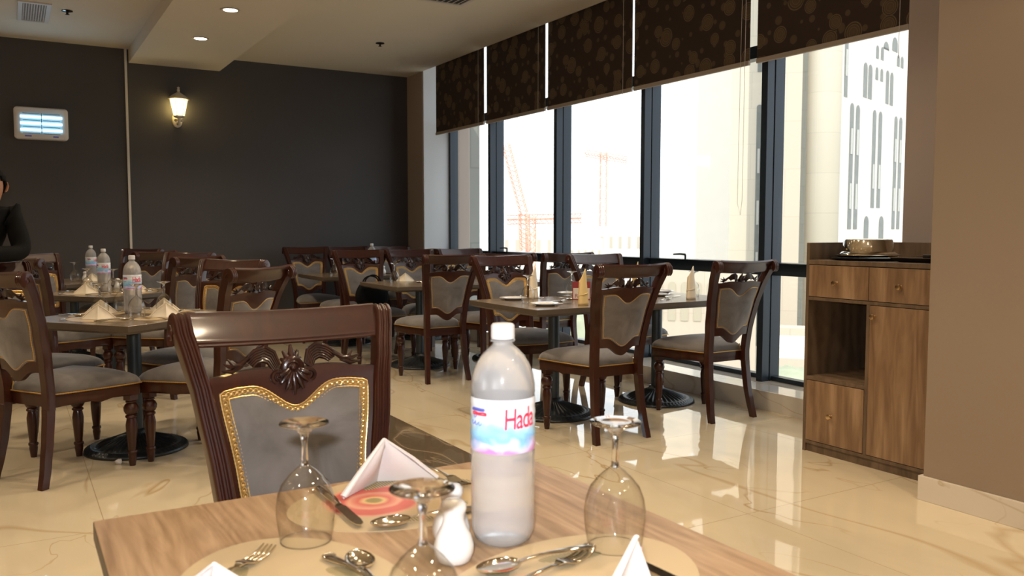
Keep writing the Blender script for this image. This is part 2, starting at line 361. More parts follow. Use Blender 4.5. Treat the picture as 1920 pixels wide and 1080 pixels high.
def mat_print(poppy=True):
    # oval table mat: pale ground, a red poppy with an olive heart, hatched olive leaves
    m, N, L, p = nm('placemat_poppy_print'); setp(p, rough=.35, spec=.4)
    tc = N.new('ShaderNodeTexCoord'); n = N.new('ShaderNodeTexNoise'); n.inputs['Scale'].default_value = 14; n.inputs['Detail'].default_value = 3; L.new(tc.outputs['Object'], n.inputs['Vector'])
    def dist(cx, cy, sx, sy, amt, rot=0):
        mp = N.new('ShaderNodeMapping'); mp.vector_type = 'TEXTURE'; mp.inputs['Location'].default_value = (cx, cy, 0); mp.inputs['Rotation'].default_value = (0, 0, rot); mp.inputs['Scale'].default_value = (sx, sy, 10)
        L.new(tc.outputs['Object'], mp.inputs[0]); ln = N.new('ShaderNodeVectorMath'); ln.operation = 'LENGTH'; L.new(mp.outputs[0], ln.inputs[0])
        a = N.new('ShaderNodeMath'); a.operation = 'MULTIPLY_ADD'; a.inputs[1].default_value = amt; L.new(n.outputs['Fac'], a.inputs[0]); L.new(ln.outputs['Value'], a.inputs[2]); return a.outputs[0]
    g = (.43, .32, .185)
    red = (.46, .085, .06); pink = (.56, .27, .17)
    k = ramp(N, [(.0, (.22, .17, .05)), (.22, (.24, .20, .07)), (.27, (.55, .38, .16)), (.36, red), (.52, pink), (.60, red), (.82, red), (.9, pink), (.97, g)])
    k.color_ramp.interpolation = 'LINEAR'; L.new(dist(-.070, .020, .105, .098, .18), k.inputs[0])
    wv = N.new('ShaderNodeTexWave'); wv.inputs['Scale'].default_value = 60; L.new(tc.outputs['Object'], wv.inputs['Vector'])
    lf = ramp(N, [(.0, (.10, .09, .035)), (.5, (.13, .11, .05)), (.51, (.4, .3, .16)), (1, (.45, .34, .18))]); L.new(wv.outputs['Fac'], lf.inputs[0])
    cur = k.outputs[0]
    if not poppy: L.new(wv.outputs['Fac'], N.new('ShaderNodeMath').inputs[0]); setp(p, base=g); return m
    for cx, cy, sx, sy, ro in ((-.02, .105, .05, .016, .5), (-.06, -.095, .045, .014, -.4), (.03, -.085, .045, .016, .5), (.09, .06, .05, .015, -.6)):
        st = N.new('ShaderNodeMath'); st.operation = 'LESS_THAN'; st.inputs[1].default_value = 1.2; L.new(dist(cx, cy, sx, sy, .5, ro), st.inputs[0])
        mx = N.new('ShaderNodeMix'); mx.data_type = 'RGBA'; L.new(st.outputs[0], mx.inputs[0]); L.new(cur, mx.inputs[6]); L.new(lf.outputs[0], mx.inputs[7]); cur = mx.outputs[2]
    L.new(cur, p.inputs['Base Color']); return m
M['placemat'] = mat_print(); M['placemat_plain'] = mat_print(False)
# outside
def stone(name, base, joint=.8, rough=.85):
    m, N, L, p = nm(name); setp(p, rough=rough)
    tc = N.new('ShaderNodeTexCoord'); br = N.new('ShaderNodeTexBrick'); br.inputs['Scale'].default_value = 1; br.inputs['Brick Width'].default_value = joint*1.8; br.inputs['Row Height'].default_value = joint
    br.inputs['Mortar Size'].default_value = .012; br.inputs['Color1'].default_value = (*base, 1); br.inputs['Color2'].default_value = (*[c*.96 for c in base], 1); br.inputs['Mortar'].default_value = (*[c*.8 for c in base], 1)
    sp = N.new('ShaderNodeSeparateXYZ'); cb = N.new('ShaderNodeCombineXYZ'); ad = N.new('ShaderNodeMath'); ad.operation = 'ADD'
    L.new(tc.outputs['Object'], sp.inputs[0]); L.new(sp.outputs[0], ad.inputs[0]); L.new(sp.outputs[1], ad.inputs[1]); L.new(ad.outputs[0], cb.inputs[0]); L.new(sp.outputs[2], cb.inputs[1]); L.new(cb.outputs[0], br.inputs['Vector'])
    L.new(br.outputs['Color'], p.inputs['Base Color']); return m
M['stone'] = stone('pale_stone', (.62, .57, .47), 2.2)
M['stone_warm'] = stone('warm_stone', (.52, .45, .36), 2.6)
M['stone_white'] = stone('white_render', (.70, .66, .60), 3.2)
M['stone_grey'] = stone('grey_stone_pier', (.21, .215, .195), 1.05)
M['win_dark'] = plain('outside_window_glass', (.16, .17, .16), .5, .3, 2)
M['win_mid'] = plain('outside_window_blind', (.45, .45, .42), .5)
M['crane_red'] = plain('hazed_crane_red', (.85, .42, .32), .5)  # red bleached in the colour itself, for glare and haze outside
M['hazy_wall'] = plain('sunlit_render', (.86, .82, .74), .9, .04, 1)  # glare and haze on distant walls, put into the pale base colour
M['hazy_win'] = plain('sunlit_window', (.52, .48, .42), .5)  # window tone lightened by the same painted haze
M['asphalt'] = plain('street_ground', (.45, .42, .36), .9, .1, .3)
M['hedge'] = plain('hedge_green', (.36, .38, .27), .9, .3, 3)  # green greyed and lightened in the base colour for outdoor haze
M['arch_shade'] = plain('arch_recess', (.42, .37, .28), .9)

# ------------------------------------------------------------------ room shell
ZC, ZB, YW, XW0, YB = 3.14, 3.0, 9.9, -4.0, -3.2
XS = 4.38          # front of the sill and of the piers in the window wall
b = B(); box(b, XW0, XS, YB, YW, -.2, 0); struct('floor', b, M['marble'], label='polished cream marble floor with gold veins')
b = B(); box(b, 1.42, 2.13, YB, 7.6, 0, .0015); tag(struct('floor_inlay', b, M['marble_dark'], label='dark grey-brown marble band set in the floor'))
b = B(); box(b, XW0, 4.35, YB, YW, ZC, ZC+.1); struct('ceiling', b, M['ceiling'])
b = B(); box(b, 4.35, 5.0, YB, YW, 3.45, 3.55); box(b, 4.33, 4.35, YB, YW, ZC+.1, 3.45); struct('ceiling_recess', b, M['ceiling'], label='blind pocket above the windows')
b = B(); box(b, 1.148, 2.08, YB, YW, ZB, ZC); struct('ceiling_bulkhead', b, M['ceiling'], label='lowered ceiling band carrying the downlights')
b = B(); box(b, XW0-.1, 4.35, YW, YW+.15, 0, ZC); struct('wall_back', b, M['dark_wall'], label='charcoal papered far wall')
b = B(); box(b, XW0-.15, XW0, YB, YW, 0, ZC); struct('wall_left', b, M['beige_wall'])
b = B(); box(b, XW0-.15, 5.0, YB-.15, YB, -.2, 3.55); struct('wall_front', b, M['beige_wall'])
b = B(); box(b, 4.35, 5.0, 9.45, YW+.15, 0, 3.45); struct('wall_corner_pier', b, M['taupe_wall'], bevel=.012, label='taupe corner pier left of the windows')
b = B(); box(b, XS, 5.0, YB, 3.01, 0, 3.45); struct('wall_right', b, M['taupe_wall'], label='taupe wall right of the windows')
b = B(); box(b, 3.53, XS, .4, 2.285, 0, ZC); struct('wall_column', b, M['beige_wall'], bevel=.006, label='square taupe column at right')
b = B(); box(b, 3.515, 3.53, .385, 2.30, 0, .112); box(b, 3.53, XS, 2.285, 2.30, 0, .112); box(b, 3.53, XS, .385, .4, 0, .112)
struct('baseboard_right', b, M['marble_sill'], label='cream marble baseboard of the column', bevel=.002)
b = B(); box(b, XW0, 4.35, YW-.015, YW, 0, .1); struct('baseboard_back', b, M['marble_sill'])
b = B(); box(b, 1.105, 1.128, YW-.03, YW, .1, ZB+.14); struct('trim_1', b, M['white_trim'], label='slim white vertical trim on the far wall')
b = B(); box(b, XS, 4.90, 3.01, 9.45, -.2, .132); struct('trim_2', b, M['marble_sill'], bevel=.003, label='low marble sill under the windows')

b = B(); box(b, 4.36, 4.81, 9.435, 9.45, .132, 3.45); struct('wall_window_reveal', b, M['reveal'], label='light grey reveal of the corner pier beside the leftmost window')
# windows
MY = [(2.93, 2.985), (4.265, 4.32), (5.605, 5.655), (6.94, 6.99), (8.27, 8.32)]
def window(n, y0, y1):
    r = bpy.data.objects.new('window_%d' % n, None); C.objects.link(r); r['kind'] = 'structure'; r.location = (4.75, (y0+y1)/2, .132)
    r['label'] = ['', 'rightmost tall window beside the sideboard', 'window second from the right', 'middle window behind the window table', 'window second from the left', 'leftmost window by the corner pier'][n]
    def pt(name, bm, mat, **k):
        o = obj(name, bm, mat, smooth=False, **k); o.parent = r; o.matrix_parent_inverse = Matrix.Translation(-r.location); return o
    b = B(); box(b, 4.70, 4.80, y0, y1, .90, .985); box(b, 4.66, 4.80, y0, y1, .985, .992); pt('lower_transom', b, M['frame_metal'], bevel=.004)
    b = B(); box(b, 4.70, 4.80, y0, y1, 2.47, 2.56); pt('upper_transom', b, M['frame_metal'], bevel=.004)
    b = B(); box(b, 4.73, 4.80, y0, y1, .132, .165); box(b, 4.73, 4.80, y0, y1, 3.40, 3.45); pt('frame', b, M['frame_metal'], bevel=.003)
    for z0, z1 in ((.165, .90), (.992, 2.47), (2.56, 3.40)):
        b = B(); vs = [b.verts.new(c) for c in ((4.765, y0, z0), (4.765, y1, z0), (4.765, y1, z1), (4.765, y0, z1))]; b.faces.new(vs); pt('pane', b, M['pane'])
    if n in (2, 4):
        ym = y0+(.62 if n == 2 else .75)*(y1-y0)
        b = B(); tube(b, [(4.66, ym, .992), (4.66, ym, 1.03)], .008, 8); tube(b, [(4.66, ym, 1.03), (4.65, ym+.05, 1.034), (4.65, ym+.13, 1.03)], [.009, .008, .006], 8); pt('window_handle', b, M['frame_metal'])
ys = [3.01] + [v for a in MY[1:] for v in a] + [9.45]
for i in range(5): window(i+1, ys[2*i], ys[2*i+1])
for i, (a, c) in enumerate(MY[1:]):
    b = B(); box(b, 4.63, 4.70, a, c, .132, 3.45); box(b, 4.70, 4.712, a+.006, c-.006, .132, 3.45); box(b, 4.712, 4.81, a, c, .132, 3.45)
    struct('trim_%d' % (i+3), b, M['frame_metal'], bevel=.003, label='dark metal mullion between two windows')
b = B(); box(b, 4.70, 4.81, 9.40, 9.45, .132, 3.45); struct('trim_7', b, M['frame_metal'], bevel=.003)

# roller blinds
BL = [(3.03, 4.158), (4.226, 5.475), (5.502, 6.757), (6.803, 7.946), (8.005, 9.185)]
names = ['rightmost brown roller blind with pale circles', 'brown circle roller blind second from the right', 'brown circle roller blind in the middle of the row', 'brown circle roller blind second from the left', 'leftmost brown roller blind at the corner pier']
for i, (a, c) in enumerate(BL):
    r = empty('roller_blind', names[i]+', half lowered', 'blind', (4.41, (a+c)/2, 3.4), group='roller blinds over the windows')
    def lb(bm):
        for v in bm.verts: v.co -= r.location
        return bm
    b = B(); box(b, 4.408, 4.412, a, c, 2.385, 3.40); obj('blind_fabric', lb(b), M['blind'], r, smooth=False)
    b = B(); box(b, 4.398, 4.42, a, c, 2.355, 2.387); obj('bottom_rail', lb(b), M['rail_alu'], r, smooth=False, bevel=.004)
    b = B(); tube(b, [(4.43, a, 3.40), (4.43, c, 3.40)], .022, 12); obj('roller_tube', lb(b), M['rail_alu'], r)
    b = B(); lo = [2.5, 1.33, 2.30, 2.30, 2.30][i]
    yy = a+(.02 if i == 1 else .045)+(.05 if i > 1 else 0); pts = [(4.39, yy, 3.38), (4.388, yy+.003, 2.4), (4.388, yy+.006, lo+.1), (4.388, yy+.02, lo), (4.388, yy+.05, lo+.08), (4.39, yy+.045, 2.4), (4.39, yy+.03, 3.38)]
    if i != 1: pts = [(4.39, yy, 3.38), (4.388, yy, 2.2)]
    tube(b, pts, .0016, 5); obj('pull_chain', lb(b), M['white_trim'], r)

# downlights: first two are in view; each carries its own spot
def downlight(x, y, z, lbl):
    r = empty('ceiling_downlight', lbl, 'ceiling light', (x, y, z), group='recessed downlights')
    b = B(); lathe(b, [(.055, 0), (.075, -.002), (.078, -.006), (.066, -.008), (.055, -.004), (.055, 0)], 32); obj('trim_ring', b, M['white_trim'], r)
    b = B(); lathe(b, [(0, -.0035), (.055, -.0035), (.055, -.001), (0, -.001)], 24); obj('lens', b, M['downlight'], r)
    l = lamp('bulb_light', 'SPOT', (0, 0, -.02), 68, WARM, spot_size=R(125), spot_blend=.7, shadow_soft_size=.05); l.parent = r
for i, (x, y) in enumerate(DOWN):
    z = ZB if 1.148 < x < 2.08 else ZC
    lbl = 'round recessed downlight nearer the camera on the lowered ceiling band' if i == 0 else 'round recessed downlight nearest the far wall on the lowered band' if i == 1 else 'recessed downlight further along the ceiling outside the photo'
    downlight(x, y, z, lbl)

# ceiling vent, sprinklers, slot diffuser
def vent(x0, x1, y0, y1, lbl, n, name='ceiling_vent', m=0):
    r = empty(name, lbl, 'vent', ((x0+x1)/2, (y0+y1)/2, ZC))
    hx, hy = (x1-x0)/2, (y1-y0)/2
    b = B(); box(b, -hx, hx, -hy, hy, -.004, -.001); obj('dark_duct', b, M['dark_hole'], r, smooth=False)
    b = B(); f = .035
    box(b, -hx-f, hx+f, hy, hy+f, -.012, 0); box(b, -hx-f, hx+f, -hy-f, -hy, -.012, 0); box(b, -hx-f, -hx, -hy, hy, -.012, 0); box(b, hx, hx+f, -hy, hy, -.012, 0)
    obj('frame', b, M['grille'], r, smooth=False)
    b = B()
    for i in range(n):
        x = -hx+2*hx*(i+.5)/n; box(b, x-.003, x+.003, -hy, hy, -.009, -.004)
    for i in range(m):
        y = -hy+2*hy*(i+.5)/m; box(b, -hx, hx, y-.003, y+.003, -.010, -.008)
    obj('louvres', b, M['grille'], r, smooth=False)
vent(.16, .34, 8.30, 8.98, 'square white ceiling vent grille at upper left', 9, m=22)
vent(2.95, 3.35, 5.6, 6.5, 'slotted air conditioning grille at the top of the photo', 8)
def sprinkler(x, y, lbl):
    r = empty('ceiling_sprinkler', lbl, 'sprinkler', (x, y, ZC), group='dark ceiling sprinklers')
    b = B(); lathe(b, [(0, 0), (.045, 0), (.045, -.006), (.03, -.010), (0, -.012)], 20); obj('cover_plate', b, M['black_plastic'], r)
    b = B(); lathe(b, [(0, -.01), (.012, -.01), (.010, -.03), (.02, -.034), (0, -.036)], 12); obj('nozzle', b, M['black_plastic'], r)
sprinkler(3.33, 8.25, 'small dark ceiling sprinkler near the dark far wall on the right'); sprinkler(.50, 8.45, 'small dark ceiling sprinkler beside the square vent at upper left')

# insect lamp on the far wall
r = empty('insect_lamp', 'white wall mounted insect lamp with three glowing blue tubes', 'lamp', (.315, YW, 2.30))
def rrect(w, h, rad, bulge=0, n=8):
    P = []
    for cx, cy, a0 in ((w-rad, h-rad, 0), (-w+rad, h-rad, 90), (-w+rad, -h+rad, 180), (w-rad, -h+rad, 270)):
        for k in range(n+1):
            a = R(a0+90*k/n); P.append((cx+rad*math.cos(a), cy+rad*math.sin(a)))
    return [(x+(bulge*(1-(z/h)**2) if x > 0 else -bulge*(1-(z/h)**2)), z) for x, z in P]
def yprism(bm, pts, y0, y1, s1=1.0):
    a = [bm.verts.new((x, y0, z)) for x, z in pts]; c = [bm.verts.new((x*s1, y1, z*s1)) for x, z in pts]
    bm.faces.new(a); bm.faces.new(c)
    for i in range(len(a)):
        j = (i+1) % len(a); bm.faces.new((a[i], a[j], c[j], c[i]))
b = B(); yprism(b, rrect(.235, .16, .03, .015), 0, -.06); yprism(b, rrect(.235, .16, .03, .015), -.06, -.075, .93); obj('housing', b, M['cap'], r)
b = B(); yprism(b, rrect(.19, .105, .015), -.0751, -.0765); o = obj('reflector', b, plain('lamp_reflector', (.55, .68, .75), .4), r)
for k in range(3):
    z = .062-.065*k
    b = B(); tube(b, [(-.185, -.088, z), (.185, -.088, z)], .012, 12); obj('uv_tube', b, M['tube'], r)
b = B()
for k in range(4):
    z = .092-.065*k
    for s in (-1, 1): tube(b, [(s*.012, -.098, z), (s*.165, -.098, z)], .0028, 6)
tube(b, [(0, -.099, .10), (0, -.099, -.108)], .004, 6); obj('guard_wire', b, M['dark_hole'], r)
b = B(); box(b, -.15, -.09, -.0765, -.075, -.135, -.122); box(b, .10, .15, -.0765, -.075, -.135, -.122); o = obj('name_plate', b, M['ink_blue'], r, smooth=False)
l = lamp('tube_light', 'AREA', (0, -.12, 0), 3.0, (.45, .75, 1), (-PI/2, 0, 0), shape='RECTANGLE', size=.36, size_y=.16); l.parent = r

# lantern sconce
r = empty('wall_lantern', 'lit cream coach lantern mounted on the dark far wall', 'wall light', (1.62, YW, 2.36))
b = B(); lathe(b, [(0, 0), (.05, 0), (.056, .004), (.05, .012), (.035, .018), (0, .02)], 20)
bmesh.ops.rotate(b, verts=b.verts, cent=(0, 0, 0), matrix=Matrix.Rotation(R(90), 3, 'X'))
for v in b.verts: v.co.z = v.co.z*1.5+.07
obj('backplate', b, M['white_lantern'], r)
b = B(); tube(b, [(0, -.01, .06), (0, -.05, .02), (0, -.09, .015), (0, -.12, .04), (0, -.12, .08)], [.014, .016, .018, .014, .02], 10)
ball(b, (-.03, -.1, .055), .018); ball(b, (.03, -.1, .055), .018); obj('bracket', b, M['white_lantern'], r)
def hexl(bm, prof, c=(0, -.12, 0)):
    lathe(bm, prof, 6, c)
b = B(); hexl(b, [(.03, .075), (.055, .085), (.06, .10), (.055, .105)]); obj('lantern_base', b, M['white_lantern'], r, smooth=False)
b = B(); hexl(b, [(.105, .275), (.112, .28), (.09, .30), (.07, .32), (.045, .335), (.02, .35), (.012, .365), (.018, .375), (.010, .39), (.016, .402), (0, .415)]); obj('lantern_roof', b, M['white_lantern'], r, smooth=False)
b = B(); hexl(b, [(.052, .105), (.088, .272)]); obj('lantern_pane', b, M['lantern_glass'], r, smooth=False)
b = B()
for k in range(6):
    a = PI*k/3; tube(b, [(.055*math.cos(a), -.12+.055*math.sin(a), .10), (.092*math.cos(a), -.12+.092*math.sin(a), .278)], .0045, 6)
obj('lantern_ribs', b, M['white_lantern'], r)

# ------------------------------------------------------------------ chair (origin on the floor, facing +Y)
YP = [(0, -.275), (.10, -.252), (.22, -.232), (.36, -.218), (.45, -.216), (.6, -.232), (.75, -.262), (.88, -.300), (.96, -.334), (1.0, -.355)]
XP = [(0, .185), (.2, .168), (.42, .160), (.55, .166), (.68, .181), (.85, .206), (.95, .227), (1.0, .238)]
def yp(z): return interp(YP, z)
def xp(z): return interp(XP, z)
def pw(z): return xp(z)-.031
def yback(x, z, bulge=.026): return yp(z)-bulge*(1-min(1, abs(x)/max(.05, xp(z)))**2)
def ztop(u):
    a = min(1, abs(u)); return .868-(.052*.5*(1+math.cos(PI*a/.62)) if a < .62 else 0)-.004*max(0, a-.8)*5
def zbot(u):
    a = min(1, abs(u)); return .598-(.050*.5*(1+math.cos(PI*a/.75)) if a < .75 else 0)
def seat_outline(grow=0, n=14):
    P = []
    def add(x, y): P.append((x, y))
    rx, fx, ry, fy = .142, .245, -.192, .225
    for k in range(n+1):                       # front edge, bowed
        t = -1+2*k/n; add(fx*t*-1*.985, fy+.028*(1-t*t))
    for k in range(1, n):                      # left side, slight bow
        t = k/n; add(-(fx+(rx+.018-fx)*t+.008*math.sin(PI*t)), fy+(ry+.02-fy)*t)
    for k in range(n+1):
        t = -1+2*k/n; add(rx*t, ry)
    for k in range(1, n):
        t = 1-k/n; add(fx+(rx+.018-fx)*t+.008*math.sin(PI*t), fy+(ry+.02-fy)*t)
    cx = cy = 0
    return [(x*(1+grow/.22), y*(1+grow/.22)) for x, y in P]
def make_chair():
    r = empty('dining_chair', '', 'chair', group=None)
    mw = M['mahogany']
    # posts with reeded fronts, scrolled tops
    for s in (-1, 1):
        def sect(w, d):
            P = [(-w, -d), (-w, d*.72)]
            for k in range(3):
                x0 = -w+2*w*k/3; x1 = x0+2*w/3
                for q in range(1, 5):
                    a = PI*q/5; P.append((((x0+x1)/2)-math.cos(a)*(w/3)*.98, d*.72+math.sin(a)*d*.48))
            P += [(w, d*.72), (w, -d)]
            return P
        b = B(); rings = []
        path = []
        for k in range(17):
            z = .365+(.985-.365)*k/16
            path.append((Vector((s*xp(z), yp(z), z)), 1.0))
        c0 = Vector((s*.2375, -.369, .990))
        for k in range(1, 10):
            a = R(14+k*25); rr = .021-.0007*k
            path.append((c0+Vector((s*.0008*k, rr*math.cos(a), rr*math.sin(a)*1.35)), 1-.05*k))
        for i, (p, sc_) in enumerate(path):
            t = (path[min(i+1, len(path)-1)][0]-path[max(i-1, 0)][0]).normalized()
            nx = Vector((1, 0, 0)); ny = t.cross(nx).normalized()*-1
            if i <= 16 and ny.y < 0: ny = -ny
            if i > 16:
                ny = -(c0-p).normalized(); ny.x = 0; ny.normalize()
            w_ = .0205; d_ = .022*max(.35, sc_) if i > 16 else .022
            rings.append([b.verts.new(p+nx*x+ny*y) for x, y in sect(w_, d_)])
        for a, c in zip(rings, rings[1:]):
            for i in range(len(a)):
                j = (i+1) % len(a); b.faces.new((a[i], a[j], c[j], c[i]))
        b.faces.new(rings[0]); b.faces.new(rings[-1])
        # scroll rosettes on the sides
        for side in (-1, 1):
            cx = c0.x+side*.021
            pts = []
            for k in range(22):
                a = k*.55; rr = .019*(1-k/24)
                pts.append((cx, c0.y+rr*math.cos(a), c0.z+rr*math.sin(a)*1.2))
            tube(b, pts, [.0030*(1-k/40) for k in range(22)], 5)
            ball(b, (cx, c0.y, c0.z), .004, .012, .012)
        obj('back_post', b, mw, r, angle=30)
        # rear leg, sabre curved
        b = B(); rings = []
        for k in range(12):
            z = .372*(1-k/11); hw = .0205-.003*(k/11); hd = .024-.004*(k/11)
            rings.append([b.verts.new((s*xp(z)+x*hw, yp(z)+y*hd, z)) for x, y in ((-1, -1), (-.8, 1), (.8, 1), (1, -1))])
        for a, c in zip(rings, rings[1:]):
            for i in range(4): b.faces.new((a[i], a[(i+1) % 4], c[(i+1) % 4], c[i]))
        b.faces.new(rings[0]); b.faces.new(rings[-1])
        obj('leg', b, mw, r, angle=30, bevel=.002)
        # front leg, turned and fluted
        b = B(); cx, cy = s*.208, .205
        box(b, cx-.025, cx+.025, cy-.025, cy+.025, .345, .43)
        def flute(a, rr, z): return 1-.07*(.5+.5*math.cos(10*a)) if .085 < z < .225 else (1-.05*(.5+.5*math.cos(12*a)) if .28 < z < .325 else 1)
        lathe(b, [(.020, .345), (.026, .34), (.026, .334), (.020, .33), (.030, .322), (.037, .305), (.036, .29), (.028, .275), (.021, .27), (.028, .264), (.029, .256), (.022, .25), (.025, .235), (.029, .215), (.028, .19), (.023, .12), (.0185, .082), (.024, .078), (.025, .068), (.020, .062), (.0215, .05), (.0175, .02), (.015, 0)], 30, (cx, cy, 0), rf=flute)
        obj('leg', b, mw, r, angle=50)
    # top rail: curved, rolled top, bead along the lower edge
    b = B(); prof = [(-.010, .957), (-.012, .965), (-.011, 1.0), (-.016, 1.012), (-.020, 1.022), (-.013, 1.031), (0.0, 1.029), (.006, 1.016), (.0105, 1.0), (.012, .972), (.014, .966), (.012, .962), (.015, .958), (.012, .954), (0, .953)]
    rings = []
    for k in range(21):
        x = -.222+.444*k/20; lift = .007*(abs(x)/.222)**2
        rings.append([b.verts.new((x, yback(x, min(z, .99))-(.012 if z > 1.0 else 0)+dy, z+lift)) for dy, z in prof])
    for a, c in zip(rings, rings[1:]):
        for i in range(len(prof)):
            j = (i+1) % len(prof); b.faces.new((a[i], a[j], c[j], c[i]))
    b.faces.new(rings[0]); b.faces.new(rings[-1]); obj('top_rail', b, mw, r, angle=35)
    # panel frame
    def plate(bm, lo, hi, th, n=24, m=4, w0=.012):
        gf, gb = [], []
        for k in range(n+1):
            u = -1+2*k/n; zl, zh = lo(u), hi(u)
            cf, cb_ = [], []
            for q in range(m+1):
                z = zl+(zh-zl)*q/m; x = u*(xp(z)-w0); y = yback(x, z)
                cf.append(bm.verts.new((x, y+th/2, z))); cb_.append(bm.verts.new((x, y-th/2, z)))
            gf.append(cf); gb.append(cb_)
        for k in range(n):
            for q in range(m):
                bm.faces.new((gf[k][q], gf[k+1][q], gf[k+1][q+1], gf[k][q+1])); bm.faces.new((gb[k][q], gb[k][q+1], gb[k+1][q+1], gb[k+1][q]))
            bm.faces.new((gf[k][0], gb[k][0], gb[k+1][0], gf[k+1][0])); bm.faces.new((gf[k][m], gf[k+1][m], gb[k+1][m], gb[k][m]))
        for g, h in ((gf[0], gb[0]), (gf[n], gb[n])):
            for q in range(m): bm.faces.new((g[q], g[q+1], h[q+1], h[q]))
    b = B()
    plate(b, lambda u: ztop(u*1.12)-.004, lambda u: .893+.010*math.sin(min(1, abs(u)/.8)*PI), .024)
    plate(b, lambda u: zbot(u*1.14)-.048, lambda u: zbot(u*1.14)+.004, .024)
    for s in (-1, 1):
        g = []
        for k in range(9):
            z = .59+.29*k/8; xi, xo = s*(pw(z)-.004), s*(xp(z)-.010)
            g.append([b.verts.new((x, yback(x, z)+dy, z)) for x, dy in ((xi, .012), (xo, .012), (xo, -.012), (xi, -.012))])
        for a, c in zip(g, g[1:]):
            for i in range(4): b.faces.new((a[i], a[(i+1) % 4], c[(i+1) % 4], c[i]))
    obj('panel_frame', b, mw, r, angle=40)
    # upholstered panel, front and rear swell
    b = B(); n, m_ = 18, 14
    for side in (1, -1):
        g = []
        for i in range(n+1):
            u = -1+2*i/n; zl, zh = zbot(u), ztop(u); row = []
            for q in range(m_+1):
                z = zl+(zh-zl)*q/m_; v = 2*q/m_-1; x = u*(pw(z)-.002)
                row.append(b.verts.new((x, yback(x, z)+side*(.010+.016*(1-u**4)*(1-v**4)), z)))
            g.append(row)
        for i in range(n):
            for q in range(m_): b.faces.new((g[i][q], g[i+1][q], g[i+1][q+1], g[i][q+1]))
    obj('backrest', b, M['fabric'], r, angle=0)
    # gold braid, front: flat ribbon with beads and two twisted edges; thin cord at the rear
    loop = []
    wz = lambda z: pw(z)-.012
    for k in range(41): u = -1+2*k/40; z = ztop(u)-.010; loop.append((u*wz(z), z))
    for k in range(1, 30): z = ztop(1)-.010+(zbot(1)+.010-ztop(1)+.010)*k/30; loop.append((wz(z), z))
    for k in range(41): u = 1-2*k/40; z = zbot(u)+.010; loop.append((u*wz(z), z))
    for k in range(1, 30): z = zbot(1)+.010+(ztop(1)-zbot(1)-.020)*k/30; loop.append((-wz(z), z))
    def resample(P, d):
        out = [Vector(P[0])]; acc = 0; Q = [Vector(p) for p in P]+[Vector(P[0])]
        tot = sum((b_-a_).length for a_, b_ in zip(Q, Q[1:])); cnt = int(tot/d); d = tot/cnt; t = d
        for a_, b_ in zip(Q, Q[1:]):
            L_ = (b_-a_).length
            while acc+L_ >= t-1e-9 and len(out) < cnt:
                out.append(a_+(b_-a_)*((t-acc)/L_)); t += d
            acc += L_
        return out
    pl = resample(loop, .0042); N_ = len(pl)
    def off(P, d):
        o = []
        for i, p in enumerate(P):
            t = P[(i+1) % len(P)]-P[i-1]; t.normalize(); o.append(p+Vector((-t.y, t.x))*d)
        return o
    b = B(); inn, out_ = off(pl, -.0095), off(pl, .0095)
    yf = lambda p: yback(p.x, p.y)+.0135
    ra = [b.verts.new((p.x, yf(p)+.001, p.y)) for p in inn]; rb = [b.verts.new((p.x, yf(p)+.001, p.y)) for p in out_]
    for i in range(N_): j = (i+1) % N_; b.faces.new((ra[i], ra[j], rb[j], rb[i])).material_index = 1
    for P in (inn, out_): tube(b, [(p.x, yf(p)+.0015, p.y) for p in P], [.0022 if i % 2 else .0013 for i in range(len(P))], 5, closed=True)
    bp = resample(loop, .0125)
    for i, p in enumerate(bp):
        ball(b, (p.x, yf(p)+.002, p.y), .0042, .0028, .0036, 6, 4)
    for ph in (0, PI):
        tube(b, [(pl[i].x+(off_v*.0055*math.sin(2*PI*i*.0042/.0125/2+ph)).x if False else (inn[i].x*(.5+.28*math.sin(PI*i/3+ph))+out_[i].x*(.5-.28*math.sin(PI*i/3+ph))), yf(pl[i])+.002, (inn[i].y*(.5+.28*math.sin(PI*i/3+ph))+out_[i].y*(.5-.28*math.sin(PI*i/3+ph)))) for i in range(N_)], .0013, 4, closed=True)
    obj('gold_braid', b, [M['gold'], M['gold_dark']], r)
    b = B(); pl2 = off(resample(loop, .006), -.001)
    tube(b, [(p.x, yback(p.x, p.y)-.0125, p.y) for p in pl2], [.0034 if i % 2 else .0022 for i in range(len(pl2))], 6, closed=True)
    obj('rear_piping', b, M['gold_thin'], r)
    # carved crest between the rails
    b = B()
    yc = lambda x, z: yback(x, z)+.006
    ball(b, (0, yc(0, .897)+.012, .902), .0085, .008, .0085, 12, 8)
    tube(b, [(.013*math.cos(a*PI/8), yc(0, .897)+.009, .902+.013*math.sin(a*PI/8)) for a in range(16)], .0030, 6, closed=True)
    ball(b, (0, yc(0, .89)+.000, .895), .030, .009, .034, 16, 10); ball(b, (0, yc(0, .86)+.004, .866), .020, .008, .026, 14, 8)
    for k in range(5):
        a = R(90+(k-2)*26); L_ = .050-.010*abs(k-2)
        tube(b, [(.012*math.cos(a), yc(0, .9)+.006, .902+.012*math.sin(a)), (.55*L_*math.cos(a), yc(0, .92)+.007, .902+.55*L_*math.sin(a)), (L_*math.cos(a), yc(0, .93)+.003, .902+L_*math.sin(a))], [.005, .0088, .0035], 7)
    for k in range(7):
        a = R(270+(k-3)*22); L_ = .062-.008*abs(k-3)
        tube(b, [(.012*math.cos(a), yc(0, .88)+.010, .902+.012*math.sin(a)), (.6*L_*math.cos(a), yc(0, .87)+.013, .902+.6*L_*math.sin(a)), (L_*math.cos(a), yc(0, .85)+.010, .902+L_*math.sin(a))], [.005, .0080, .0035], 7)
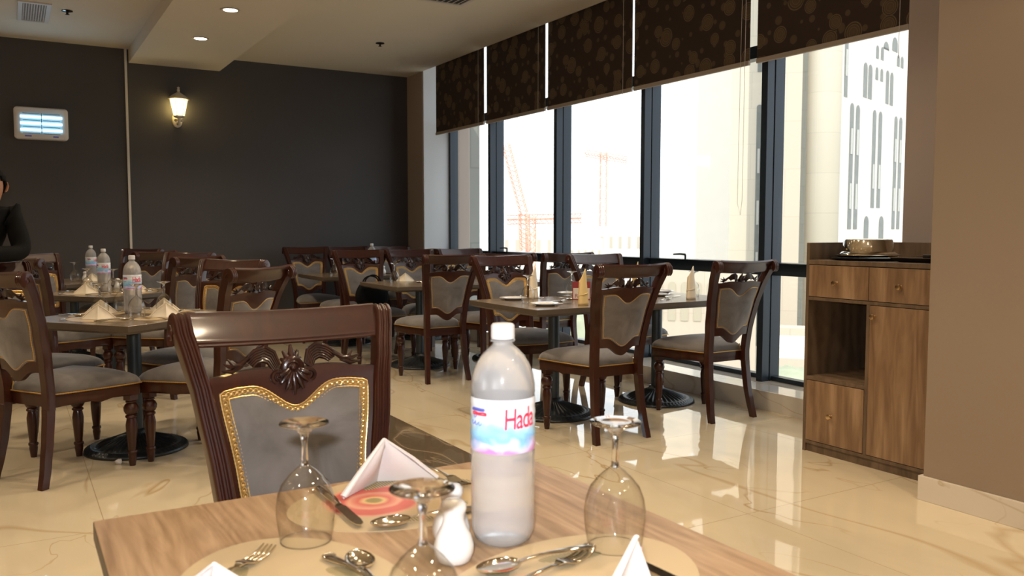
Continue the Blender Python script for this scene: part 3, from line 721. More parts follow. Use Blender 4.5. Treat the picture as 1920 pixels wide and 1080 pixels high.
    for s in (-1, 1):
        for cx_, cz_, r0 in ((.036, .884, .016), (.024, .874, .009)):
            pts = []
            for k in range(16):
                a = R(-70)+k*.5; rr = r0*(1-k/18); pts.append((s*(cx_+rr*math.cos(a)), yc(.04, .885)+.009, cz_+rr*math.sin(a)))
            tube(b, pts, [.0056*(1-k/26) for k in range(16)], 6)
        for q in range(6):
            t_ = q/5
            pts = [(s*(.030+.014*t_), yc(.04, .905)+.008, .908-.012*t_), (s*(.040+.014*t_), yc(.05, .93)+.009, .938-.024*t_), (s*(.060+.008*t_), yc(.07, .94)+.009, .951-.031*t_),
                   (s*(.086-.004*t_), yc(.09, .93)+.007, .944-.028*t_), (s*(.112-.022*t_), yc(.11, .92)+.005, .924-.016*t_)]
            tube(b, pts, [.004, .0052, .0054, .0044, .0025], 6)
        tube(b, [(s*.100, yc(.11, .92)+.005, .930), (s*.120, yc(.13, .91)+.005, .915), (s*.136, yc(.14, .91)+.004, .916), (s*.147, yc(.15, .92)+.003, .930)], [.005, .0072, .006, .002], 6)
        tube(b, [(s*.116, yc(.13, .91)+.004, .914), (s*.140, yc(.15, .905)+.004, .903), (s*.162, yc(.17, .9)+.003, .906)], [.006, .0062, .002], 6)
        tube(b, [(s*.128, yc(.13, .91)+.004, .914), (s*.145, yc(.15, .905)+.004, .914), (s*.158, yc(.17, .9)+.003, .921)], [.005, .005, .002], 6)
    obj('carved_crest', b, M['carving'], r, angle=60)
    # seat frame (apron)
    b = B(); P = seat_outline(.004); n = len(P)
    tp = [b.verts.new((x, y, .434)) for x, y in P]; md = [b.verts.new((x*1.01, y*1.01, .415)) for x, y in P]; m2 = [b.verts.new((x, y, .400)) for x, y in P]
    bt = [b.verts.new((x, y, .368+(.016*abs(math.sin(i*PI/14*2)) if 14 < i < 28 or i > 41 else .004))) for i, (x, y) in enumerate(P)]
    for A_, B_ in ((tp, md), (md, m2), (m2, bt)):
        for i in range(n): j = (i+1) % n; b.faces.new((A_[i], A_[j], B_[j], B_[i]))
    b.faces.new(tp); b.faces.new(bt); obj('seat_frame', b, mw, r, angle=40)
    # seat cushion
    b = B(); P = seat_outline(.006); prev = None; n = len(P)
    for s_, z in ((1.0, .434), (1.012, .444), (1.0, .458), (.95, .475), (.86, .490), (.7, .505), (.5, .514), (.28, .519), (.1, .521)):
        ring = [b.verts.new((x*s_, y*s_+(1-s_)*.01, z)) for x, y in P]
        if prev:
            for i in range(n): j = (i+1) % n; b.faces.new((prev[i], prev[j], ring[j], ring[i]))
        else: b.faces.new(ring)
        prev = ring
    b.faces.new(prev); obj('seat', b, M['fabric'], r, angle=0)
    b = B(); q = resample(seat_outline(.012), .006)
    tube(b, [(p.x, p.y, .437) for p in q], [.0042 if i % 2 else .0030 for i in range(len(q))], 6, closed=True)
    for s in (-1, 1): tube(b, [(s*.134, -.2, .437), (s*.135, -.196, .46), (s*.138, -.19, .480)], .0035, 5)
    obj('seat_piping', b, M['gold_thin'], r)
    return r
chair0 = make_chair()
used = [False]
def chair(x, y, az, label, group, rear=True):
    """x, y = middle of the two rear feet; az = compass heading it faces (0 = +Y, 90 = +X)"""
    a = R(az); loc = (x+.275*math.sin(a), y+.275*math.cos(a), 0)
    if not used[0]:
        used[0] = True; o = chair0; o['label'] = label; o['group'] = group; o.location = loc; o.rotation_euler = (0, 0, -a); return o
    return dup(chair0, label, loc, -a, group)
G1, G2, G3 = 'carved chairs at the right-hand tables', 'carved chairs at the left-hand tables', 'carved chairs by the dark far wall'
chair(.560, 1.905, 180, 'large foreground carved mahogany chair facing the camera across the near table', 'foreground chair')
chair(3.02, 3.83, 0, 'carved dark chair seen from behind, directly right of the foreground water bottle', G1)
chair(3.975, 3.90, 0, 'carved dark chair seen from behind, rightmost of all, beside the window sill', G1)
chair(3.01, 6.07, 0, 'carved chair seen from behind at the centre table, a leg on its base', G1)
chair(3.18, 5.42, 180, 'carved chair facing the camera behind the left end of the window table', G1)
chair(4.02, 5.38, 180, 'carved chair facing the camera, half hidden behind the yellow napkin cone', G1)
chair(3.56, 6.14, 0, 'carved chair seen from behind, second row, right of the centre table chair', G1)
chair(4.10, 6.05, 0, 'carved chair seen from behind, second row, nearest the window, above the menu card', G1)
chair(2.90, 7.72, 180, 'carved chair facing the camera with the black bag on its seat', G3)
chair(3.45, 7.75, 180, 'carved chair facing the camera just right of the chair holding the bag', G3)
chair(4.02, 7.75, 180, 'carved chair facing the camera against the leftmost window', G3)
chair(3.0, 8.03, 0, 'carved chair seen from behind, back to back with the chair holding the bag', G3)
chair(3.98, 8.02, 0, 'carved chair seen from behind in front of the corner pier', G3)
chair(2.92, 9.48, 180, 'leftmost carved chair standing against the dark far wall', G3)
chair(3.42, 9.50, 180, 'carved chair against the dark far wall behind the far water bottle', G3)
chair(3.97, 9.50, 180, 'carved chair against the far wall right in the corner by the pier', G3)
chair(-.005, 4.645, 57, 'carved chair cut by the left edge of the photo, nearest on the left', G2)
chair(1.064, 4.516, -38, 'carved chair seen from behind at the nearest left table, right side', G2)
chair(1.17, 5.57, 232, 'carved chair facing the nearest left table from its far right side', G2)
chair(-.06, 5.69, 142, 'carved chair on whose top rail the man in black leans', G2)
chair(.09, 6.73, 52, 'carved chair at the left side of the middle left table, behind the leaning man', G2)
chair(1.13, 6.57, -38, 'carved chair seen from behind at the middle left table, right side', G2)
chair(1.26, 7.64, 232, 'carved chair facing the middle left table from its far right side', G2)
chair(.19, 7.77, 142, 'carved chair just right of the man, far side of the middle left table', G2)
chair(1.08, 8.33, -38, 'carved chair seen from behind at the farthest left table', G2)
chair(1.10, 9.36, 232, 'carved chair in front of the white wall trim at the farthest left table', G2)

# ------------------------------------------------------------------ tables
def make_table(lx, ly, top_mat, label, loc, rz=0, group='square pedestal tables'):
    r = empty('restaurant_table', label, 'table', (*loc, 0), rz, group)
    b = B(); hx, hy, th, ch = lx/2, ly/2, .032, .012
    P = [(-hx, -hy), (hx, -hy), (hx, hy), (-hx, hy)]
    rings = []
    for s_, z in ((0, .75), (0, .75-th), (-.03, .75-th-.014)):
        rings.append([b.verts.new((x+math.copysign(1, x)*s_, y+math.copysign(1, y)*s_, z)) for x, y in P])
    f = b.faces.new(rings[0]); f.material_index = 0
    for a, c in zip(rings, rings[1:]):
        for i in range(4): b.faces.new((a[i], a[(i+1) % 4], c[(i+1) % 4], c[i])).material_index = 1
    b.faces.new(rings[-1]).material_index = 1
    obj('table_top', b, [top_mat, M['oak_edge']], r, smooth=False, bevel=.0025)
    b = B(); lathe(b, [(.037, .06), (.037, .70)], 28); obj('post', b, M['post_iron'], r)
    b = B(); box(b, -.2, .2, -.03, .03, .690, .704); box(b, -.03, .03, -.2, .2, .690, .704); obj('mounting_bracket', b, M['iron'], r, smooth=False)
    b = B()
    prof = [(0, .115), (.040, .115), (.050, .112), (.053, .098), (.066, .086), (.10, .070), (.15, .053), (.19, .039), (.212, .028), (.222, .029), (.232, .033), (.242, .029), (.250, .021), (.262, .020), (.270, .012), (.272, .0), (0, 0)]
    seg = 180
    rings = []
    for rr, z in prof:
        if rr == 0: rings.append([b.verts.new((0, 0, z))]); continue
        rg = []
        for i in range(seg):
            a = 2*PI*i/seg; dz = 0
            if .06 < rr < .21: dz = .0065*math.cos(36*a)*(1 if rr > .09 else .5)
            if .24 < rr < .265: dz = .003*math.cos(60*a)
            rg.append(b.verts.new((rr*math.cos(a), rr*math.sin(a), z+dz)))
        rings.append(rg)
    for a, c in zip(rings, rings[1:]):
        for i in range(seg):
            j = (i+1) % seg
            if len(a) == 1: b.faces.new((a[0], c[i], c[j]))
            elif len(c) == 1: b.faces.new((a[i], a[j], c[0]))
            else: b.faces.new((a[i], a[j], c[j], c[i]))
    obj('fluted_base', b, M['iron'], r, angle=0)
    return r
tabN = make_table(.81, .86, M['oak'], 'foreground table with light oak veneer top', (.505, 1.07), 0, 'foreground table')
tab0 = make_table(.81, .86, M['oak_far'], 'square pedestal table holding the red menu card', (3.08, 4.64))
RZL = R(-52)
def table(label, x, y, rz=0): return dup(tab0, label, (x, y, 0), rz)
table('square pedestal table nearest the windows, its base on the marble by the sill', 3.965, 4.64)
table('square pedestal table in the room centre, under a glass and napkin', 3.17, 6.97)
table('square pedestal table behind the menu card table, by the left windows', 4.01, 6.97)
table('square pedestal table at the dark far wall, with the far water bottle', 3.12, 8.75)
table('square pedestal table in the far corner by the pier', 4.03, 8.75)
table('diagonal pedestal table nearest on the left, set for four', .575, 5.10, RZL)
table('diagonal pedestal table in the middle of the left row', .66, 7.17, RZL)
table('diagonal pedestal table farthest in the left row', .50, 8.89, RZL)

# ------------------------------------------------------------------ tableware builders (origin on the table surface)
TZ = .7502
def mk_goblet():
    r = empty('water_goblet', '', 'glass')
    obj('bowl', lathe_bm([(.0372, 0), (.0382, .0012), (.0410, .020), (.0436, .040), (.0438, .055), (.0412, .072), (.0350, .088), (.0245, .101), (.0150, .110), (.0090, .1145), (.0065, .1175)], 56, open_=True), M['thin_glass'], r, angle=0)
    obj('rim', lathe_bm([(.0366, .0), (.0380, .0), (.0383, .0014), (.0369, .0014)], 56, closed=True), M['glass'], r, angle=0)
    obj('stem', lathe_bm([(0, .1135), (.003, .1138), (.0058, .1165), (.0052, .126), (.0043, .140), (.0046, .152), (.0065, .164), (.0150, .1725), (.0345, .1785), (.0370, .1800), (.0372, .1812), (.0355, .1822), (.02, .1812), (0, .1815)], 48), M['glass'], r, angle=0)
    return r
def lathe_bm(prof, seg=32, open_=False, **k):
    b = B(); lathe(b, prof, seg, **k)
    if open_: bmesh.ops.delete(b, geom=[f for f in b.faces if len(f.verts) > 4], context='FACES')
    return b
def mk_bottle(h=1.0):
    r = empty('water_bottle', '', 'bottle')
    prof = [(0, .006), (.028, .004), (.036, .0), (.043, .006), (.0475, .018)]
    z = .026
    while z < .134:
        prof += [(.0485, z), (.0484, z+.008), (.0478, z+.0145), (.0484, z+.020)]; z += .022
    prof += [(.0485, .138), (.0478, .142), (.0478, .224), (.0485, .228), (.0482, .240), (.0455, .256), (.0405, .270), (.0325, .283), (.0230, .293), (.0165, .298), (.0150, .302), (.0150, .304), (.0185, .3045), (.0185, .307), (.014, .3075), (.0135, .318), (0, .318)]
    obj('bottle_body', lathe_bm(prof, 56), M['bottle'], r, angle=60)
    b = B(); lathe(b, [(0, .3085), (.0175, .3085), (.0178, .312), (.0175, .328), (.0150, .3310), (0, .3315)], 40, rf=lambda a, rr, z: 1+.012*math.cos(40*a)); obj('cap', b, M['cap'], r, angle=35)
    # wrap label with UVs; shallow horizontal ribs
    b = B(); uvl = b.loops.layers.uv.new('wrap'); seg, n = 64, 24; g = []
    for q in range(n+1):
        z = .143+.080*q/n; rr = .0492-.0009*(.5+.5*math.cos(2*PI*q/4.8))
        g.append([b.verts.new((rr*math.cos(2*PI*i/seg), rr*math.sin(2*PI*i/seg), z)) for i in range(seg)])
    for q in range(n):
        for i in range(seg):
            f = b.faces.new((g[q][i], g[q][(i+1) % seg], g[q+1][(i+1) % seg], g[q+1][i]))
            for lp, (u, v) in zip(f.loops, ((i, q), (i+1, q), (i+1, q+1), (i, q+1))): lp[uvl].uv = (u/seg*3, v/n)
    lab = obj('label', b, M['label'], r, angle=0)
    # printing bent round the bottle; angle -90 deg (local -Y) is the middle of the print
    def wrap(pts2, z0, a0, sc_=1.0, rr=.0499):
        return [(rr*math.cos(a0+x*sc_/rr), rr*math.sin(a0+x*sc_/rr), z0+y*sc_) for x, y in pts2]
    cu = bpy.data.curves.new('t', 'FONT'); cu.body = 'Hada'; cu.size = .040; cu.align_x = 'LEFT'; cu.space_character = .9; cu.shear = .05; cu.offset = .0004
    to = bpy.data.objects.new('t', cu); C.objects.link(to); dg = bpy.context.evaluated_depsgraph_get()
    me = bpy.data.meshes.new_from_object(to.evaluated_get(dg)); bpy.data.objects.remove(to)
    b = B(); b.from_mesh(me); bmesh.ops.triangulate(b, faces=b.faces)
    for _ in range(2): bmesh.ops.subdivide_edges(b, edges=[e for e in b.edges if e.calc_length() > .004], cuts=1); bmesh.ops.triangulate(b, faces=b.faces)
    for v in b.verts:
        a = R(-88)+v.co.x*.70/.0502; z = .180+v.co.y*1.08+v.co.x*.04; v.co = Vector((.0502*math.cos(a), .0502*math.sin(a), z))
    ht = obj('brand_lettering', b, M['ink_red'], lab, smooth=False)
    b = B()
    tube(b, wrap([(x/10*.028, .0006*math.sin(x)) for x in range(11)], .2025, R(-150)), .0014, 5)
    tube(b, wrap([(x/10*.028, 0) for x in range(11)], .2000, R(-150)), .0012, 5)
    obj('red_band', b, M['ink_red'], lab)
    b = B()
    for k, zz in ((0, .184), (1, .184), (2, .184), (.6, .195)):
        tube(b, wrap([(.000, .006), (-.001, .002), (.0015, 0), (.004, .001), (.005, .004)], zz, R(-152)+k*.16), .0006, 5)
    tube(b, wrap([(x/10*.024, 0) for x in range(11)], .2075, R(-150)), .0024, 5)
    obj('blue_print', b, M['ink_blue'], lab)
    return r
def mk_napkin(mat='paper', pr=False):
    r = empty('folded_napkin', '', 'napkin')
    b = B(); A = Vector((0, -.008, .078)); Lc, Rc, Fm = Vector((-.082, .012, 0)), Vector((.082, .012, 0)), Vector((0, -.024, 0))
    # two folded wings meeting in a front ridge, hollow behind; three layers thick
    def wing(p, q, top, th, nrm):
        n = Vector(nrm).normalized()*th; n2 = 7; f, g = [], []
        rows = []
        for i in range(n2+1):
            t = i/n2; a = top.lerp(p, t); c = top.lerp(q, t); row = []
            for k in range(n2+1):
                s_ = k/n2; pt = a.lerp(c, s_)+Vector(nrm)*(-.006*math.sin(PI*s_)*math.sin(PI*t)); row.append(pt)
            rows.append(row)
        F_ = [[b.verts.new(x) for x in row] for row in rows]; K_ = [[b.verts.new(x-n) for x in row] for row in rows]
        for G in (F_, K_):
            for i in range(n2):
                for k in range(n2): b.faces.new((G[i][k], G[i+1][k], G[i+1][k+1], G[i][k+1]))
        ed = [(F_[i][0], F_[i+1][0], K_[i+1][0], K_[i][0]) for i in range(n2)]+[(F_[i][n2], F_[i+1][n2], K_[i+1][n2], K_[i][n2]) for i in range(n2)]+[(F_[n2][k], F_[n2][k+1], K_[n2][k+1], K_[n2][k]) for k in range(n2)]
        for e in ed: b.faces.new(e)
    wing(Lc, Fm+Vector((0, -.012, 0)), A, .0035, (-.35, -.9, .25)); wing(Fm+Vector((0, -.012, 0)), Rc, A, .0035, (.35, -.9, .25))
    tube(b, [A, A.lerp(Rc, .5)+Vector((.002, .004, .002)), Rc+Vector((0, .003, .003))], [.003, .005, .006], 6, flat=.6); tube(b, [A, A.lerp(Lc, .5)+Vector((-.002, .004, .002)), Lc+Vector((0, .003, .003))], [.003, .005, .006], 6, flat=.6)
    bmesh.ops.remove_doubles(b, verts=b.verts, dist=.0002)
    obj('folded_sheet', b, M[mat], r, angle=35)
    if pr:
        b = B()
        for k in range(14):
            t = .12+.055*k; p = A.lerp(Rc, t)+Vector((-.006, -.006, -.006)); q = .0022
            tube(b, [p+Vector((-q, -.001, -q)), p+Vector((-q*.3, -.001, q)), p+Vector((q*.4, -.001, -q*.6)), p+Vector((q, -.001, q*.8))], .00035, 4)
        obj('pink_border_print', b, M['ink_pink'], r)
    return r
def handle_pts(bm, L_, z=.004):
    tube(bm, [(0, -L_, z), (0, -L_*.92, z+.001), (0, -L_*.75, z+.003), (0, -L_*.4, z+.006), (0, -.012, z+.005), (0, 0, z+.003)], [.006, .0105, .0085, .0045, .0036, .0040], 10, flat=.28)
    for k in range(7):
        a = PI+PI*k/6; ball(bm, (.0085*math.cos(a), -L_*.93+.008*math.sin(a), z+.002), .0028, .0028, .0022, 6, 4)
def mk_fork():
    b = B(); handle_pts(b, .125)
    # shoulder plate and four tines, dished
    prof = [(0, .004, .0035), (.010, .009, .005), (.022, .0125, .001), (.034, .0125, -.0012)]
    g = []
    for y, hw, z in prof: g.append([b.verts.new((x*hw, y, z+.004+dz)) for x in (-1, -.33, .33, 1) for dz in (.0008, -.0008)])
    for a, c in zip(g, g[1:]):
        for i in (0, 2, 4):
            b.faces.new((a[i], a[i+2], c[i+2], c[i])); b.faces.new((a[i+1], a[i+3], c[i+3], c[i+1]))
        b.faces.new((a[0], a[1], c[1], c[0])); b.faces.new((a[6], a[7], c[7], c[6]))
    for k in range(4):
        x = -.0108+.0072*k; tube(b, [(x, .033, .0028), (x, .050, .0030), (x, .066, .0060), (x*.96, .078, .0105)], [.0019, .0019, .0016, .0008], 6)
    return tag(obj('fork', b, M['steel'], angle=60), '', 'fork')
def mk_spoon():
    b = B(); handle_pts(b, .125); g = []; n = 18
    L1, W1, D1 = .033, .0205, .0085
    for side in (0, 1):
        rows = []
        for i in range(9):
            ph = PI/2*i/8; rr = math.cos(ph); z = -math.sin(ph)*D1+.0095-side*.0012
            rows.append([b.verts.new((W1*rr*math.cos(2*PI*k/n)*(1-.10*math.sin(2*PI*k/n)), L1+.001+L1*rr*math.sin(2*PI*k/n), max(z, .0006 if side else .0012))) for k in range(n)] if i < 8 else [b.verts.new((0, L1, max(z, .0006 if side else .0012)))])
        for a, c in zip(rows, rows[1:]):
            for k in range(n):
                j = (k+1) % n
                b.faces.new((a[k], a[j], c[0]) if len(c) == 1 else (a[k], a[j], c[j], c[k]))
        g.append(rows[0])
    for k in range(n): j = (k+1) % n; b.faces.new((g[0][k], g[0][j], g[1][j], g[1][k]))
    return tag(obj('spoon', b, M['steel'], angle=60), '', 'spoon')
def mk_knife():
    b = B(); tube(b, [(0, -.115, .006), (0, -.105, .006), (0, -.05, .006), (0, 0, .005)], [.006, .0105, .0085, .006], 10, flat=.45)
    P = [(-.006, 0), (-.009, .012), (-.0095, .085), (-.007, .103), (0, .112), (.006, .105), (.009, .09), (.009, .01), (.006, 0)]
    prism(b, P, .0035, .0052)
    return tag(obj('table_knife', b, M['steel'], angle=50), '', 'knife')
def mk_shaker(holes=1):
    r = empty('shaker', '', 'shaker')
    b = B(); lathe(b, [(0, 0), (.020, 0), (.0245, .004), (.0285, .016), (.0285, .026), (.024, .040), (.0175, .053), (.0150, .062), (.0158, .070), (.0185, .077), (.0175, .084), (.0125, .089), (0, .091)], 40); obj('shaker_body', b, M['ceramic'], r, angle=0)
    b = B()
    for k in range(holes): ball(b, (.006*math.cos(k*2.1)*(holes > 1), -.009+.006*math.sin(k*2.1)*(holes > 1), .0885), .0013, .0013, .0008)
    obj('pour_hole', b, M['dark_hole'], r)
    return r
def mk_mat(mt='placemat'):
    b = B(); n = 56; prism(b, [(.225*math.cos(2*PI*i/n), .150*math.sin(2*PI*i/n)) for i in range(n)], 0, .0012)
    return tag(obj('placemat', b, M[mt], smooth=False), '', 'placemat')
def mk_cone(col):
    b = B()
    # upright rolled napkin: overlapping cone with a raised curled tip
    n, m_ = 28, 12; g = []
    for i in range(m_+1):
        t = i/m_; row = []
        for k in range(n+1):
            a = -PI+2*PI*1.15*k/n; top = .155+.075*max(0, math.cos((a-.2)*.5))**3; z = t*top
            rr = .030+.004*math.sin(3*a)*(1-t)-.015*(z/.23)**1.2+.0022*k/n*2; row.append(b.verts.new((rr*math.cos(a), rr*math.sin(a)-.002*t, z)))
        g.append(row)
    for i in range(m_):
        for k in range(n): b.faces.new((g[i][k], g[i][k+1], g[i+1][k+1], g[i+1][k]))
    tube(b, [(.0295*math.cos(a), .0295*math.sin(a), .075+.022*a/PI) for a in [-PI+2*PI*q/24 for q in range(25)]], .0032, 5)
    o = obj('standing_napkin', b, M[col], angle=0); s_ = o.modifiers.new('th', 'SOLIDIFY'); s_.thickness = .0025
    return tag(o, '', 'napkin')
def mk_plate(rad=.095):
    b = B(); k = rad/.095
    lathe(b, [(0, .006), (.055*k, .006), (.066*k, .011), (.092*k, .018), (.095*k, .0175), (.094*k, .0155), (.066*k, .0075), (.056*k, .0015), (.052*k, 0), (0, 0)], 48)
    return tag(obj('plate', b, M['ceramic'], angle=0), '', 'plate')
first = {}
def put(kind, label, x, y, rz=0, z=TZ, group=None, mk=None, tilt=None):
    """first call places the model itself, later ones copy it with its parts"""
    if kind not in first:
        o = mk(); first[kind] = o
        o['label'] = label; o.location = (x, y, z); o.rotation_euler = tilt if tilt else (0, 0, rz)
        if group: o['group'] = group
        return o
    c = dup(first[kind], label, (x, y, z), rz, group, rot=tilt)
    if not group and 'group' in c: del c['group']
    return c
MK = dict(goblet=mk_goblet, bottle=mk_bottle, napkin=lambda: mk_napkin('paper_warm'), napkin_near=lambda: mk_napkin('paper', True), fork=mk_fork, spoon=mk_spoon, knife=mk_knife,
          shaker=mk_shaker, mat=mk_mat, matp=lambda: mk_mat('placemat_plain'), coneY=lambda: mk_cone('cloth_yellow'), coneP=lambda: mk_cone('cloth_peach'), plate=mk_plate)
def P(kind, label, px, py, rz=0, z=TZ, group=None, tilt=None):
    p = at(px, py, z); return put(kind, label, p.x, p.y, rz, z, group, MK[kind], tilt)
def W(kind, label, x, y, rz=0, z=TZ, group=None, tilt=None): return put(kind, label, x, y, rz, z, group, MK[kind], tilt)
GN = 'things on the foreground table'
# foreground table
MZ = TZ+.0027
W('mat', 'oval poppy printed placemat on the far side of the foreground table', .60, 1.343, 0, group='oval placemats on the foreground table')
W('mat', 'oval placemat at the near left of the foreground table, cut by the photo edge', .30, 1.05, R(90), group='oval placemats on the foreground table')
W('mat', 'oval placemat at the near right of the foreground table, under fork and spoon', .615, .885, R(22), z=TZ+.0013, group='oval placemats on the foreground table')
P('bottle', 'large water bottle standing on the foreground table', 943, 1010, R(-31), group='water bottles')
P('goblet', 'upside down goblet left on the foreground table, before the chair back', 574, 1013, 0, MZ*0+TZ+.0012, group='goblets on the foreground table')
P('goblet', 'upside down goblet right of the water bottle on the foreground table', 1152, 1025, .5, TZ+.0012, group='goblets on the foreground table').scale = (1.04, 1.04, 1.04)
W('goblet', 'upside down goblet nearest the camera, beside the white shakers', .388, .850, 1.1, TZ+.0012, group='goblets on the foreground table')
P('shaker', 'white ceramic shaker in front, foreground table', 851, 1052, R(0), group='shakers on the foreground table')
P('shaker', 'white ceramic shaker half hidden behind the front shaker', 846, 1016, R(60), group='shakers on the foreground table')
W('napkin_near', 'white paper napkin tent on the poppy placemat near the chair', .580, 1.425, R(187), MZ, group='napkins on the foreground table').scale = (1.18, 1.18, 1.1)
W('napkin_near', 'white paper napkin tip at the bottom edge right, foreground table', .655, .815, R(40), MZ, group='napkins on the foreground table')
W('napkin_near', 'white paper napkin tip at the bottom edge left, foreground table', .195, .995, R(-40), MZ, group='napkins on the foreground table')
def cut(kind, label, p0, p1, y0, y1, z=MZ, dz=0):
    """lay cutlery so that its local y0 sits under pixel p0 and y1 towards pixel p1"""
    a, c = at(*p0, z), at(*p1, z); d = (c-a)*(1 if y1 > y0 else -1); d.z = 0; ang = math.atan2(d.y, d.x)-PI/2; u = d.normalized()
    loc = a-u*y0
    return put(kind, label, loc.x, loc.y, ang, z, 'cutlery on the foreground table', MK[kind])
cut('knife', 'knife poking out under the napkin tent on the poppy placemat', (602, 922), (664, 978), -.10, .10)
cut('spoon', 'spoon on the poppy placemat, bowl towards the napkin', (885, 958), (705, 990), -.11, .06)
cut('fork', 'fork on the poppy placemat just left of the water bottle', (812, 888), (884, 918), -.05, .07)
cut('fork', 'fork at the near left placemat, tines towards the left goblet', (440, 1074), (521, 1024), -.005, .078)
cut('spoon', 'spoon with bowl up at the bottom edge, centre left', (690, 1085), (655, 1025), -.02, .06, TZ)
cut('spoon', 'spoon lying beside the centre left spoon, beaded handle end showing', (616, 1050), (700, 1100), -.118, 0, TZ)
cut('fork', 'fork at the near right placemat, tines under the right goblet', (1010, 1085), (1128, 1026), -.04, .078)
cut('spoon', 'spoon at the near right placemat, crossing the fork', (900, 1078), (1085, 1036), .062, -.118, MZ+.004)
cut('knife', 'dark gleaming knife beside the napkin tip at lower right', (1176, 1050), (1260, 1090), .11, -.05)

# left-hand tables: each set for four, diagonal
def setting(cx, cy, az, tname, sname, full=True, gob=(.10, .10), nap=(0, 0)):
    """az: compass heading from table centre to the diner"""
    a = R(az); f = Vector((math.sin(a), math.cos(a))); s = Vector((f.y, -f.x))   # s = to the diner's left... right-hand side
    def q(u, v): return (cx+f.x*u+s.x*v, cy+f.y*u+s.y*v)
    rz = -a+PI
    gl = 'settings on the tables farther away'
    if full:
        W('matp', 'oval placemat at the %s place of %s' % (sname, tname), *q(.235, 0), rz, TZ+.0001*(int(az) % 3), group='oval placemats on the left-hand tables').scale = (.86, .80, 1)
    x, y = q(.235+nap[0], nap[1]); W('napkin', 'folded napkin tent at the %s place of %s' % (sname, tname), x, y, random.uniform(-.35, .15), MZ, group='napkin tents on the farther tables')
    if gob: x, y = q(.13+gob[0]-.10, gob[1]); W('goblet', 'upside down goblet at the %s place of %s' % (sname, tname), x, y, az, MZ, group='goblets on the farther tables')
    if full:
        for kind, v in (('knife', -.125), ('fork', .12), ('spoon', -.165)):
            x, y = q(.25, v); W(kind, '%s at the %s place of %s' % (kind, sname, tname), x, y, rz+random.uniform(-.15, .15), MZ, group='cutlery on the farther tables')
T1, T2_, T3_ = 'nearest left table', 'middle left table', 'farthest left table'
for cx, cy, tn in ((.575, 5.10, T1), (.66, 7.17, T2_)):
    setting(cx, cy, 232, tn, 'near left'); setting(cx, cy, 142, tn, 'near right'); setting(cx, cy, 52, tn, 'far right'); setting(cx, cy, 322, tn, 'far left', gob=(.20, .14))
setting(.50, 8.89, 232, T3_, 'near left', full=False); setting(.50, 8.89, 142, T3_, 'near right', full=False)
P('bottle', 'water bottle on the nearest left table', 250, 588, R(-10), group='water bottles')
P('bottle', 'water bottle on the middle left table', 196, 546, R(-25), group='water bottles')
P('bottle', 'water bottle on the farthest left table', 172, 526, R(20), group='water bottles')
GS = 'shakers on the farther tables'
P('shaker', 'white shaker just right of the middle left table bottle', 202, 544, group=GS); P('shaker', 'white shaker right of its twin on the middle left table', 221, 543, group=GS)
P('shaker', 'white shaker beside the bottle on the farthest left table', 160, 527, group=GS)
# centre and far tables
GF = 'napkin tents on the farther tables'; GG = 'goblets on the farther tables'
P('goblet', 'upside down goblet on the centre table', 740, 531, group=GG)
P('napkin', 'folded napkin beside the goblet on the centre table', 760, 527, R(-20), group=GF)
P('napkin', 'folded napkin at the right of the centre table, by the chair post', 803, 530, R(30), group=GF)
P('spoon', 'spoon between the two napkins on the centre table', 782, 530, R(-60), group='cutlery on the farther tables')
W('goblet', 'upside down goblet on the dark wall table', 2.90, 8.52, group=GG)
W('napkin', 'folded napkin on the dark wall table', 3.04, 8.52, R(-40), group=GF)
W('fork', 'fork by the napkin on the dark wall table', 3.15, 8.46, R(50), group='cutlery on the farther tables')
W('bottle', 'water bottle on the dark wall table, behind the bag chair', 3.43, 8.80, R(40), group='water bottles')
W('shaker', 'white shaker left of its twin beside the dark wall table bottle', 3.46, 8.55, group=GS); W('shaker', 'white shaker right of its twin beside the dark wall table bottle', 3.495, 8.63, group=GS)
# window table
GW = 'cream plates on the window tables'; GCU = 'cutlery on the window tables'
P('plate', 'plate at the near edge of the menu card table', 1022, 573, group=GW)
P('plate', 'plate behind the menu card at the far side of the table', 1068, 552, group=GW)
P('plate', 'plate stacked left of the standing cream napkin, window side table', 1232, 555, group=GW)
P('plate', 'plate at the far side of the window side table', 1240, 549, group=GW)
P('plate', 'plate at the left of the menu card table, beside the goblet', 962, 562, group=GW)
P('goblet', 'upside down goblet on the menu card table', 990, 568, group=GG)
P('goblet', 'upside down goblet behind the yellow napkin on the menu card table', 1072, 556, group=GG)
P('goblet', 'upside down goblet behind the cream napkin on the window side table', 1300, 556, group=GG)
P('coneY', 'yellow cloth napkin standing as a cone before the menu card', 1093, 572, R(-70), group='standing cloth napkins')
P('coneP', 'cream cloth napkin standing behind the goblet on the menu card table', 1000, 560, R(-60), group='standing cloth napkins')
P('coneP', 'cream cloth napkin standing on the window side table', 1295, 561, R(-70), group='standing cloth napkins')
P('coneY', 'yellow cloth napkin standing behind the chair back, window side table', 1192, 545, R(-60), group='standing cloth napkins')
for i, (kind, px, py, a, l) in enumerate([('fork', 1048, 566, -70, 'fork lying left of the yellow napkin'), ('knife', 1055, 571, -78, 'knife lying left of the yellow napkin'), ('spoon', 1064, 563, -60, 'spoon lying left of the yellow napkin'),
        ('knife', 1040, 557, 70, 'knife at the middle of the menu card table'), ('fork', 1023, 560, 60, 'fork at the middle of the menu card table'), ('fork', 1250, 562, -60, 'fork left of the cream napkin by the windows'), ('knife', 1262, 557, -70, 'knife left of the cream napkin by the windows'), ('spoon', 975, 557, -80, 'spoon beside the goblet on the menu card table')]):
    P(kind, l, px, py, R(a), group=GCU)
